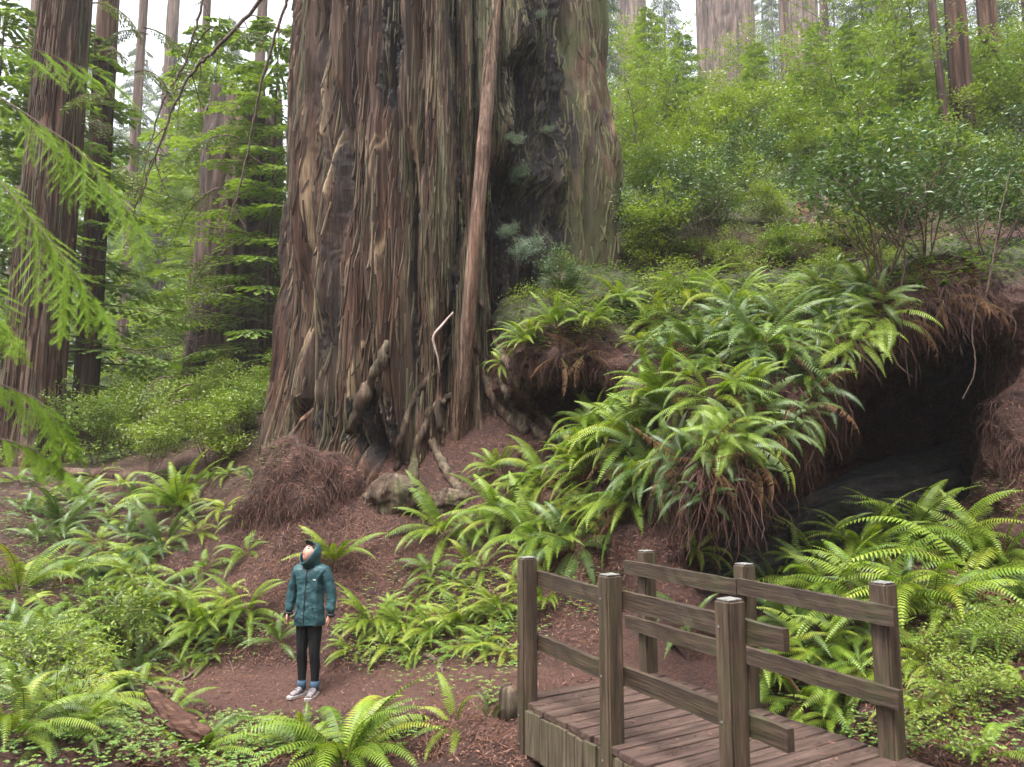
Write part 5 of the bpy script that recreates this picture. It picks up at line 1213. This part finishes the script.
# bare arching limbs at upper left
def limb(name, pts, r0, r1, label, cat, mat='twig', twigs=0, seed=1, group=None, sag=.0):
    r = random.Random(seed); W_ = [Vector(P(*p)) for p in pts]; mb = MB(); n = 40; pp = []
    for i in range(n):
        t = i / (n - 1) * (len(W_) - 1); a = min(int(t), len(W_) - 2); u = t - a
        p0, p1, p2, p3 = W_[max(a - 1, 0)], W_[a], W_[a + 1], W_[min(a + 2, len(W_) - 1)]
        pp.append(.5 * ((2 * p1) + (p2 - p0) * u + (2 * p0 - 5 * p1 + 4 * p2 - p3) * u * u + (-p0 + 3 * p1 - 3 * p2 + p3) * u ** 3) + Vector((r.uniform(-1, 1), r.uniform(-1, 1), r.uniform(-1, 1))) * r0 * .5)
    mb.tube(pp, [r0 + (r1 - r0) * i / (n - 1) for i in range(n)], 7, rough=.2)
    base = pp[0].copy()
    mb.v = [tuple(Vector(v) - base) for v in mb.v]
    if not twigs:
        return tag(mb.build(name, M[mat], None, True, tuple(base)), label, cat, group)
    root = thing(name, label, cat, tuple(base), group); mb.build('limb', M[mat], root, True)
    tb = MB()
    for k in range(twigs):
        i = r.randint(6, n - 1); p = pp[i] - base; d = Vector((r.uniform(-1, 1), r.uniform(-.6, .6), r.uniform(-1.2, .2))).normalized(); q = [p.copy()]; L_ = r.uniform(.3, 1.1) * (r0 / .035) * .8
        for j in range(6): d = (d + Vector((r.uniform(-.3, .3), r.uniform(-.3, .3), -.12))).normalized(); p = p + d * L_ / 6; q.append(p.copy())
        tb.tube(q, [r0 * .3 * (1 - .13 * j) for j in range(7)], 4, cap=False)
    tb.build('twigs', M[mat], root); return root
limb('bare_branch', [(300,-40,13),(262,0,13),(215,50,13),(190,75,13),(165,130,13.2),(140,200,13.4)], .045, .012, 'long bare dark branch curving across the misty gap at the upper left', 'branch', twigs=26, seed=3)
limb('bare_branch', [(292,-10,12.4),(280,20,12.4),(262,80,12.5),(252,130,12.6),(236,200,12.6),(222,240,12.6)], .03, .008, 'thin hanging bare branch close to the left edge of the giant trunk', 'branch', twigs=18, seed=4)
limb('bare_branch', [(210,-30,14),(200,10,14),(186,60,14),(160,110,14),(140,190,14)], .03, .008, 'faint upper bare branch left of the long curving one', 'branch', twigs=20, seed=5)
limb('bare_branch', [(105,345,16),(150,350,16),(205,335,16)], .025, .006, 'thin horizontal dead branch reaching right from the slim left trunk', 'branch', twigs=8, seed=6)
# drooping foliage boughs from the left trees
def bough(px, py, Y, ln, az, label, seed, group='drooping boughs left of the giant trunk', mat='conifer', droop=.6):
    r = random.Random(seed); lm = MB(); C = []; D = []; Nn = []; Ls = []; d = Vector((math.cos(az), math.sin(az), .15)).normalized(); p = Vector((0, 0, 0)); n = 9; pts = [p.copy()]
    for i in range(n): d = (d + Vector((r.uniform(-.1, .1), r.uniform(-.1, .1), -droop * .28))).normalized(); p = p + d * ln / n; pts.append(p.copy())
    lm.tube(pts, [.018 * (1 - .85 * i / n) for i in range(n + 1)], 5, cap=False)
    K = 34
    for k in range(K):
        u = .1 + .9 * (k + r.random()) / K; q = u * n; i = min(int(q), n - 1); c = pts[i].lerp(pts[i + 1], q - i); dd = (pts[i + 1] - pts[i]).normalized(); s = -1 if k % 2 else 1
        side = Vector((-dd.y, dd.x, 0)).normalized() * s; tl = ln * .30 * (1.2 - u) + .1; td = (side * .8 + dd * .8 + Vector((0, 0, -droop * r.uniform(.4, 1.6)))).normalized(); m = max(4, int(tl / .045))
        lm.tube([c, c + td * tl], [.004, .002], 3, cap=False)
        for j in range(m):
            w = (j + .3) / m; o = c + td * tl * w; s2 = -1 if j % 2 else 1; cr = td.cross(Vector((0, 0, 1))).normalized()
            C.append(tuple(o)); D.append(tuple(td * .6 + cr * s2 + Vector((0, 0, -.2)))); Nn.append((r.uniform(-.5, .5), r.uniform(-.7, .3), 1)); Ls.append(.085 * r.uniform(.7, 1.2))
    V, F = leaf_quads(C, D, Nn, Ls, .032 * np.ones(len(C)), .1)
    root = thing('conifer_bough', label, 'branch', tuple(P(px, py, Y)), group); lm.build('limb', M['twig'], root); ob('foliage', mesh('foliage', V, F), M[mat], root); return root
rr_ = random.Random(8)
BG = []
for i in range(10):
    px = rr_.uniform(165, 285); py = rr_.uniform(-20, 400); BG.append(bough(px, py, rr_.uniform(13.2, 15.5), rr_.uniform(1.0, 1.8), rr_.uniform(2.4, 4.6), 'drooping bough', 100 + i))
relabel(BG, '{} drooping bough from the left, hanging left of the giant redwood')
BG = []
for i in range(9):
    px = rr_.uniform(85, 150); py = rr_.uniform(-20, 250); BG.append(bough(px, py, rr_.uniform(13.5, 16), rr_.uniform(1.0, 1.6), rr_.uniform(-.8, 1.0) - math.pi / 2 * (i % 2), 'drooping bough', 200 + i, 'drooping boughs by the left trunks'))
relabel(BG, '{} bough from the left beside the two left trunks')
# ------------------------------------------------------------------ near redwood sprays hanging in from the left
def near_branch(pts, Y, label, seed, nside=9, tl=.30):
    r = random.Random(seed); W_ = [Vector(P(a, b, y)) for a, b, y in pts]; base = W_[0].copy(); root = thing('redwood_branch', label, 'branch', tuple(base)); mb = MB(); n = 30; pp = []
    for i in range(n):
        t = i / (n - 1) * (len(W_) - 1); a = min(int(t), len(W_) - 2); pp.append(W_[a].lerp(W_[a + 1], t - a) - base)
    for _ in range(3): pp = [pp[0]] + [(pp[i - 1] + pp[i] + pp[i + 1]) / 3 for i in range(1, n - 1)] + [pp[-1]]
    mb.tube(pp, [.0035 - .0025 * i / n for i in range(n)], 6); mb.build('limb', M['twig'], root, True)
    def spray(p, d, ln, upn):
        C = []; D = []; Nn = []; Ls = []; sb = MB(); q = [p.copy()]; m = 8; d = d.copy()
        for i in range(m): d = (d + Vector((0, 0, -.07)) + Vector((r.uniform(-.04, .04), r.uniform(-.04, .04), 0))).normalized(); q.append(q[-1] + d * ln / m)
        side = d.cross(upn).normalized()
        def needles(q, L_, wmax):
            k = max(5, int(L_ / .0042))
            for j in range(k):
                w = (j + .5) / k; x_ = w * (len(q) - 1); i = min(int(x_), len(q) - 2); c = q[i].lerp(q[i + 1], x_ - i); dd = (q[i + 1] - q[i]).normalized(); sd = dd.cross(upn).normalized()
                env = wmax * (min(1, .35 + w * 3) * (1 - .75 * max(0, (w - .5) / .5) ** 2))
                for s in (-1, 1): C.append(tuple(c)); D.append(tuple(sd * s + dd * .55 + Vector((0, 0, -.25 * r.random())))); Nn.append(tuple(upn + Vector((r.uniform(-.3, .3), r.uniform(-.3, .3), 0)))); Ls.append(env * r.uniform(.6, 1.15))
        needles(q, ln, .018)
        sb.tube(q, [.0022 * (1 - .08 * i) for i in range(len(q))], 4, cap=False)
        for j in range(int(ln / .035)):
            w = .2 + .7 * (j + .5) / (ln / .035); x_ = w * m; i = min(int(x_), m - 1); c = q[i].lerp(q[i + 1], x_ - i); dd = (q[i + 1] - q[i]).normalized(); s = -1 if j % 2 else 1
            l2 = ln * .42 * (1.1 - w) * r.uniform(.6, 1.2); d2 = (dd * .8 + dd.cross(upn).normalized() * s * .75 + Vector((0, 0, -.15))).normalized(); q2 = [c + d2 * l2 * t / 3 + Vector((0, 0, -.05 * l2 * (t / 3) ** 2 * 3)) for t in range(4)]
            needles(q2, l2, .015)
        V, F = leaf_quads(C, D, Nn, Ls, .0048 * np.ones(len(C)), .1); nv = len(sb.v)
        V = np.concatenate([np.array(sb.v), V]); FF = [tuple(f) for f in sb.f] + [tuple(int(a) + nv for a in f) for f in F]
        o = ob('spray', mesh('spray', V, FF), M['spray'], root)
    for k in range(nside):
        i = int((k + 1) / nside * (n - 2)); dd = (pp[i + 1] - pp[i - 1]).normalized(); s = -1 if k % 2 else 1
        d = (dd * r.uniform(.5, 1.0) + Vector((r.uniform(-.2, .3), -.3 * s, (-.75 if s > 0 else -.15) * r.uniform(.5, 1.2)))).normalized(); spray(pp[i], d, tl * r.uniform(.6, 1.15), Vector((r.uniform(-.3, .3), -.55, .8)).normalized())
    spray(pp[-1], (pp[-1] - pp[-3]).normalized(), tl * .6, Vector((0, -.55, .8)))
near_branch([(-60,60,2.6),(20,110,2.5),(80,150,2.45),(130,215,2.4)], 0, 'upper bright green redwood branch reaching in from the left over the dark trunk', 1, 18, .30)
near_branch([(-70,120,2.5),(-10,170,2.4),(50,240,2.35),(95,300,2.3)], 0, 'bright green redwood branch sloping down below the uppermost one at the left edge', 2, 18, .32)
near_branch([(-40,40,2.9),(40,50,2.9),(100,75,2.9)], 0, 'short high bright spray near the upper left corner', 3, 12, .24)
near_branch([(-60,375,2.5),(-5,382,2.4),(40,400,2.3),(60,430,2.3)], 0, 'middle green redwood branch at the left edge in front of the dark trunk base', 4, 14, .19)
near_branch([(-50,440,2.5),(0,438,2.4),(35,450,2.35),(62,470,2.3)], 0, 'lowest redwood branch at the left edge just above the ferns', 5, 12, .18)
near_branch([(-80,200,2.3),(-40,260,2.25),(0,320,2.2)], 0, 'redwood branch cut by the left edge halfway up', 6, 12, .28)

# seedlings and a fern rooted in the burnt hollow
for (px, py, sc_, lab) in [(512,150,.20,'pale leafy tuft in the burnt hollow beside the leaning trunk'),(520,185,.24,'larger leafy tuft lower in the burnt hollow'),(548,136,.13,'small tuft on the char right of the hollow'),(510,240,.2,'leafy tuft near the bottom of the burnt hollow'),(541,22,.13,'tuft growing high on the mossy right stem'),(474,112,.10,'wee tuft left of the leaning trunk'),(530,262,.3,'brownish bush at the foot of the burnt hollow')]:
    h = gsurf(px, py, .03)
    if h is None: continue
    t = put_shrub(0, 0, SH[4], sc_, lab, None, rs, name='tuft', loc=h, cat='small plant'); t.rotation_euler = (R(55), R(rs.uniform(-20, 20)), 0)
# ------------------------------------------------------------------ hanging roots on the overhangs
def hang_roots(name, label, spots, n, lo, hi, rad, seed, mat, cat='roots', spread=(14, 10)):
    r = random.Random(seed); mb = MB(); base = None
    for k in range(n):
        px, py = r.choice(spots); px += r.uniform(-spread[0], spread[0]); py += r.uniform(-spread[1], spread[1]); h = surf(px, py)
        if h is None: continue
        p = h[0] + h[1] * .03
        if base is None: base = p.copy()
        L_ = r.uniform(lo, hi); m = 7; d = (h[1] * .7 + Vector((r.uniform(-.3, .3), r.uniform(-.3, .1), -.3))).normalized(); q = [p.copy()]
        for i in range(m): d = (d * .6 + Vector((r.uniform(-.45, .45), r.uniform(-.4, .4), -.42))).normalized(); p = p + d * L_ / m; q.append(p.copy())
        rr = rad * (r.uniform(.18, .45) if r.random() < .75 else r.uniform(.6, 1.3)); mb.tube(q, [rr * (1 - .11 * i) for i in range(m + 1)], 4, cap=False)
    mb.v = [tuple(Vector(v) - base) for v in mb.v]
    o = mb.build(name, M[mat], None, False, tuple(base)); return tag(o, label, cat, kind='stuff')
mnd = knob(Vector(P(300, 522, 11.0)), 1.0, (1.0, .75, 1.1), 23, M['ground'], 'duff_mound', None); tag(mnd, 'heap of reddish shed bark and duff against the left foot of the giant redwood', 'duff mound')
BV.append(BVHTree.FromPolygons([(mnd.matrix_basis @ v.co)[:] if False else (v.co + mnd.location)[:] for v in mnd.data.vertices], [p.vertices[:] for p in mnd.data.polygons]))
hang_roots('bark_fibres', 'tangle of red-brown bark fibres over the heap at the left foot of the giant redwood', [(300,440),(280,470),(320,470),(260,500),(300,500),(335,500),(250,530),(290,530),(325,530)], 1100, .15, .6, .009, 21, 'root', spread=(22, 18))
hang_roots('hanging_roots', 'thick fringe of reddish roots and dead fronds hanging from the central root mass', [(650,480),(668,470),(690,480),(700,470),(715,480),(735,470),(748,460),(680,450)], 520, .2, .95, .012, 1, 'root', spread=(14, 16))
hang_roots('hanging_roots', 'brown roots trailing from the lip left of the cave mouth', [(770,440),(790,420),(800,400),(815,385),(830,372)], 380, .2, .95, .009, 2, 'root')
hang_roots('hanging_roots', 'tangled roots dangling from the roof above the cave', [(850,345),(880,325),(905,315),(930,305),(960,295),(985,295),(940,290)], 520, .1, .75, .010, 3, 'root')
hang_roots('hanging_roots', 'short brown roots under the small upper ledge', [(530,365),(550,362),(575,360),(600,362),(620,372)], 260, .12, .4, .009, 4, 'root')
hang_roots('hanging_roots', 'long pale rootlets hanging in front of the slope at the right edge', [(985,400),(1000,420),(1010,450),(1020,480),(1000,360)], 300, .15, .6, .008, 5, 'root')
# dead frond skirts along the root mass
for i, (px, py) in enumerate([(655,455),(672,470),(690,465),(706,462),(724,462),(744,455),(775,430),(800,400),(560,355),(585,352),(940,300),(970,300),(900,318)]):
    WF = globals().setdefault('WF', []); WF.append(fern(px, py, .62, 3, 'x', 'withered fern clumps on the overhangs', style='hang', pool=FX, dead=7, lean=1.2, name='withered_fern'))
relabel(WF, '{} withered brown fern clump from the left hanging on the overhangs')
# ------------------------------------------------------------------ logs, sticks
def log(name, pts, rads, label, cat, mat, k=28, seed=1, n=60, rough=.10):
    W_ = [Vector(P(*p)) for p in pts]; base = W_[0].copy(); V = []; rg = np.linspace(0, 2 * np.pi, k, endpoint=False); ax = (W_[-1] - W_[0]).normalized(); a = ax.cross(Vector((0, 0, 1))).normalized(); b = a.cross(ax)
    for i in range(n):
        t = i / (n - 1) * (len(W_) - 1); j = min(int(t), len(W_) - 2); c = W_[j].lerp(W_[j + 1], t - j) - base; r = rads[j] + (rads[j + 1] - rads[j]) * (t - j)
        d = r * (1 + rough * 1.6 * noise3(np.cos(rg) * 2, np.sin(rg) * 2, rg * 0 + i / n * 3, seed) + rough * noise3(np.cos(rg) * 6, np.sin(rg) * 6, rg * 0 + i / n * 5, seed + 1))
        for q in range(k): V.append(tuple(c + a * math.cos(rg[q]) * d[q] + b * math.sin(rg[q]) * d[q]))
    F = [(i * k + j, i * k + (j + 1) % k, (i + 1) * k + (j + 1) % k, (i + 1) * k + j) for i in range(n - 1) for j in range(k)] + [tuple(range(k - 1, -1, -1)), tuple((n - 1) * k + j for j in range(k))]
    o = ob(name, mesh(name, V, F, True), M[mat], None, tuple(base)); return tag(o, label, cat)
M['oldlog'] = simple('old_dark_log', [(.35, (.003, .003, .003)), (.5, (.011, .010, .009)), (.7, (.045, .038, .033))], 13, rough=.55, stretch=(.5, .5, 1.6), bs_=1.0, bd=.06)
M['redlog'] = simple('rotten_red_wood', [(.3, (.015, .007, .005)), (.5, (.055, .022, .013)), (.72, (.15, .09, .06))], 6, stretch=(1, 1, 5), bs_=.9, bd=.03)
log('fallen_log', [(690,600,8.2),(780,560,8.9),(900,510,9.8),(960,480,10.6)], [.55, .62, .6, .55], 'huge dark fallen log lying along the floor of the cave', 'log', 'oldlog', 110, 3, 200, .32)
log('fallen_log', [(800,368,8.5),(850,350,8.6),(900,318,8.6),(960,292,8.9),(1000,300,9.3)], [.10, .15, .17, .15, .1], 'reddish curved log along the roof of the cave mouth', 'log', 'bark', 30, 7, 80, .25)
log('broken_log', [(148,690,5.9),(175,722,5.7),(205,742,5.6)], [.03, .09, .07], 'rotten reddish broken log under the single-sided fern at the lower left', 'log', 'redlog', 40, 9, 60, .35)
log('fallen_log', [(40,470,13),(140,478,13),(235,505,12.4)], [.09, .10, .07], 'thin fallen log lying on the bank at the foot of the left trees', 'log', 'bark', 20, 14, 60, .25)
log('dead_stump', [(820,262,14.2),(822,215,14.6)], [.75, .6], 'dark brown rotten stump among the shrubs above the bank crest', 'stump', 'bark', 50, 16, 60, .35)
def stick(pts, r0, r1, label, seed, mat='twig', tw=0):
    W_ = []
    for px, py in pts:
        h = surf(px, py); W_.append((px, py, h[0].y - .03))
    return limb('stick', W_, r0, r1, label, 'stick', mat, tw, seed)
stick([(174,684),(190,675),(203,664),(216,655)], .022, .010, 'dark curved stick lying at the left edge of the trail', 1)
stick([(228,657),(232,668),(235,680)], .008, .004, 'thin red root curling down the trail bank left of the person', 2)
stick([(425,655),(438,662),(443,672)], .028, .012, 'small grey stick at the trail edge between person and bridge', 3)
stick([(128,763),(150,757),(172,762)], .012, .006, 'bare bent stick at the bottom left below the log', 4)
stick([(760,470),(790,450),(820,425),(845,398)], .012, .007, 'bare stem slanting across the lip of the root mass', 5)
limb('hanging_stem', [(905,300,8.2),(908,330,8.2),(906,360,8.15),(910,385,8.1)], .008, .004, 'single twisted vine hanging in front of the cave mouth', 'vine', 'twig', 0, 6)
limb('hanging_stem', [(978,300,8.4),(972,330,8.35),(975,370,8.3),(962,400,8.3)], .012, .005, 'hanging root stem at the right side of the cave roof', 'vine', 'twig', 0, 7)
limb('leaning_shrub', [(888,290,8.6),(878,262,8.6),(860,240,8.6),(845,215,8.7)], .014, .005, 'bare forked shrub stem leaning left above the cave roof', 'shrub', 'twig', 8, 8)
limb('leafless_shrub', [(900,290,8.5),(905,262,8.5),(903,225,8.5),(915,180,8.6)], .016, .005, 'bare upright shrub stem above the cave roof', 'shrub', 'twig', 10, 9)
limb('leafless_shrub', [(985,300,8.6),(994,250,8.6),(1000,215,8.7),(1010,170,8.8)], .014, .004, 'thin bare stem at the right edge above the roots', 'shrub', 'twig', 8, 10)
# the single broad pale leaf on the root mass
h = surf(704, 438); mb = MB(); V = [(0, 0, 0), (.05, -.02, .03), (.075, -.03, -.02), (.05, -.03, -.10), (.0, -.04, -.15), (-.045, -.03, -.09), (-.06, -.03, -.02), (-.035, -.02, .03), (0, -.035, -.05)]
mb.add(V, [(0, 1, 8), (1, 2, 8), (2, 3, 8), (3, 4, 8), (4, 5, 8), (5, 6, 8), (6, 7, 8), (7, 0, 8)])
o = mb.build('broad_leaf', M['cover'], None, False, tuple(h[0] + h[1] * .1 + Vector((0, -.1, 0)))); tag(o, 'single broad pale green leaf on the face of the central root mass', 'leaf')
# ------------------------------------------------------------------ litter and ground cover (uncountable)
def samples(region, n, seed):
    rg = np.random.default_rng(seed); out = []; x0, y0, x1, y1 = region
    for px, py in zip(rg.uniform(x0, x1, n), rg.uniform(y0, y1, n)):
        h = surf(px, py)
        if h and (rg.random() < .5 or path_mask(np.array([h[0].x]), np.array([h[0].y]))[0] < .5): out.append((h[0], h[1]))
    return out
def litter(name, S, ln, wd, mat, seed, flat=.25, lift=.01, normal_up=False):
    rg = np.random.default_rng(seed); n = len(S); C = np.array([tuple(p) for p, _ in S]); Nn = np.array([tuple(q) for _, q in S])
    D = rg.normal(size=(n, 3)); D -= Nn * (D * Nn).sum(1, keepdims=True); D /= np.linalg.norm(D, axis=1, keepdims=True); D += Nn * rg.uniform(-.1, flat * 2, n)[:, None]
    C = C + Nn * lift + rg.normal(size=(n, 3)) * lift * .5
    V, F = leaf_quads(C, D, Nn + rg.normal(size=(n, 3)) * .4, ln * rg.uniform(.4, 1.5, n), wd * rg.uniform(.6, 1.4, n), .15)
    o = ob(name, mesh(name, V, F), M[mat]); return tag(o, kind='stuff')
S = samples((130, 520, 620, 767), 15000, 1) + samples((0, 440, 400, 640), 9000, 2) + samples((480, 240, 1024, 600), 24000, 3) + samples((240, 400, 620, 560), 9000, 6) + samples((860, 560, 1024, 767), 5000, 7)
litter('leaf_litter', S, .055, .008, 'litter', 1, .5)
litter('bark_litter', samples((235, 400, 365, 570), 2600, 41) + samples((340, 440, 520, 540), 1500, 42), .10, .008, 'litter', 6, .3, .015)
litter('twig_litter', samples((130, 540, 620, 767), 420, 31) + samples((0, 470, 420, 600), 260, 32) + samples((480, 260, 1024, 600), 420, 33) + samples((880, 600, 1024, 767), 160, 34), .24, .009, 'deadfrond', 5, .3, .02)
litter('needle_litter', samples((130, 560, 620, 767), 9000, 11) + samples((0, 480, 200, 767), 3000, 12), .03, .012, 'litter', 2, .2)
_rg = np.random.default_rng(9); _S = []
for _ in range(520):
    _x = _rg.uniform(-.1, 2.8); _t = _rg.random(); _y = (_rg.beta(1, 5) if _t < .45 else (1 - _rg.beta(1, 5) if _t < .8 else _rg.random())) * (WID - .06) + .02
    _q = N1 + bu * _x + bv_ * _y; _S.append((Vector((_q.x, _q.y, .006)), Vector((0, 0, 1))))
litter('deck_litter', _S, .045, .007, 'litter', 19, .06, .003)
def patch(px, py, rpx, n, seed, leaf, hgt, mat='cover', rv=.6):
    rg = random.Random(seed); C = []; D = []; Nn = []
    for i in range(n):
        a = rg.uniform(0, 6.28); q = rpx * math.sqrt(rg.random()); h = surf(px + q * math.cos(a), py + q * rv * math.sin(a))
        if not h: continue
        c = h[0] + Vector((0, 0, rg.uniform(.02, hgt))); 
        for k in range(3):
            b = a * 7 + k * 2.09; C.append(tuple(c)); D.append((math.cos(b), math.sin(b), rg.uniform(-.2, .25))); Nn.append((rg.uniform(-.2, .2), rg.uniform(-.4, .1), 1))
    return C, D, Nn
def cover(name, spots, leaf, mat='cover', seed=1, hgt=.10):
    C, D, Nn = [], [], []
    for i, (px, py, rp, n) in enumerate(spots):
        a, b, c = patch(px, py, rp, n, seed * 100 + i, leaf, hgt); C += a; D += b; Nn += c
    rg = np.random.default_rng(seed); V, F = leaf_quads(C, D, Nn, leaf * rg.uniform(.6, 1.3, len(C)), leaf * .75, .12); o = ob(name, mesh(name, V, F), M[mat]); return tag(o, kind='stuff')
cover('ground_cover', [(250,742,45,260),(310,742,40,160),(230,752,50,200),(120,700,80,200),(50,690,80,220),(60,740,80,200),(150,740,50,260),(390,735,30,60),(500,700,18,60),(60,620,90,500),(130,600,60,200)], .028, seed=1)
cover('ground_cover', [(980,720,70,150),(900,740,50,100),(1000,680,50,100),(860,745,40,80),(820,690,60,200),(760,680,30,80),(960,640,60,160),(1010,500,40,100)], .032, seed=2)
cover('ground_cover', [(700,330,90,600),(780,290,90,800),(860,275,70,600),(940,262,60,420),(560,320,60,420),(620,300,50,360),(520,350,30,140),(1000,262,40,220),(800,265,200,1400),(740,300,150,900),(980,330,40,120)], .045, seed=3, hgt=.22)
cover('ground_cover', [(30,500,60,300),(20,540,60,300),(440,630,110,600),(480,610,60,260),(380,650,40,120),(220,640,50,160),(180,500,70,260),(60,520,80,260),(590,600,40,150),(150,470,120,600),(240,450,50,300)], .03, seed=4, hgt=.14)
def hillcover(n, seed, leaf):
    """low undergrowth over the hillside soil, beyond the crest"""
    rg = np.random.default_rng(seed); Y = rg.uniform(13.5, 44, n * 2) ; px = rg.uniform(-40, 1080, n * 2); X = (px - 512) / FPX * Y * .99; z = gz(X, Y)
    keep = np.arange(n * 2) < n; X, Y, z = X[keep], Y[keep], z[keep]; C = np.stack([X, Y, z + rg.uniform(.02, .45, n)], 1); D = rg.normal(size=(n, 3)) * [1, 1, .4]
    V, F = leaf_quads(C, D, np.array([0, -.3, 1.]) + rg.normal(size=(n, 3)) * .4, leaf * (Y / 18) * rg.uniform(.7, 1.4, n), leaf * .55 * (Y / 18), .12)
    o = ob('undergrowth', mesh('undergrowth', V, F), M['shrub']); return tag(o, kind='stuff')
hillcover(60000, 5, .09)
# ------------------------------------------------------------------ the mist between the trees: closed box round everything seen
hz = MB(); hz.box(Matrix.Translation((0, 75, 45)), 400, 260, 114)
hm_ = bpy.data.materials.new('mist'); hm_.use_nodes = True; hn = hm_.node_tree; hn.nodes.clear()
pv = hn.nodes.new('ShaderNodeVolumePrincipled'); pv.inputs['Density'].default_value = HAZE; pv.inputs['Color'].default_value = (.93, .96, 1, 1); pv.inputs['Anisotropy'].default_value = .2
ho = hn.nodes.new('ShaderNodeOutputMaterial'); hn.links.new(pv.outputs[0], ho.inputs['Volume'])
hzo = tag(hz.build('haze', hm_), kind='stuff')
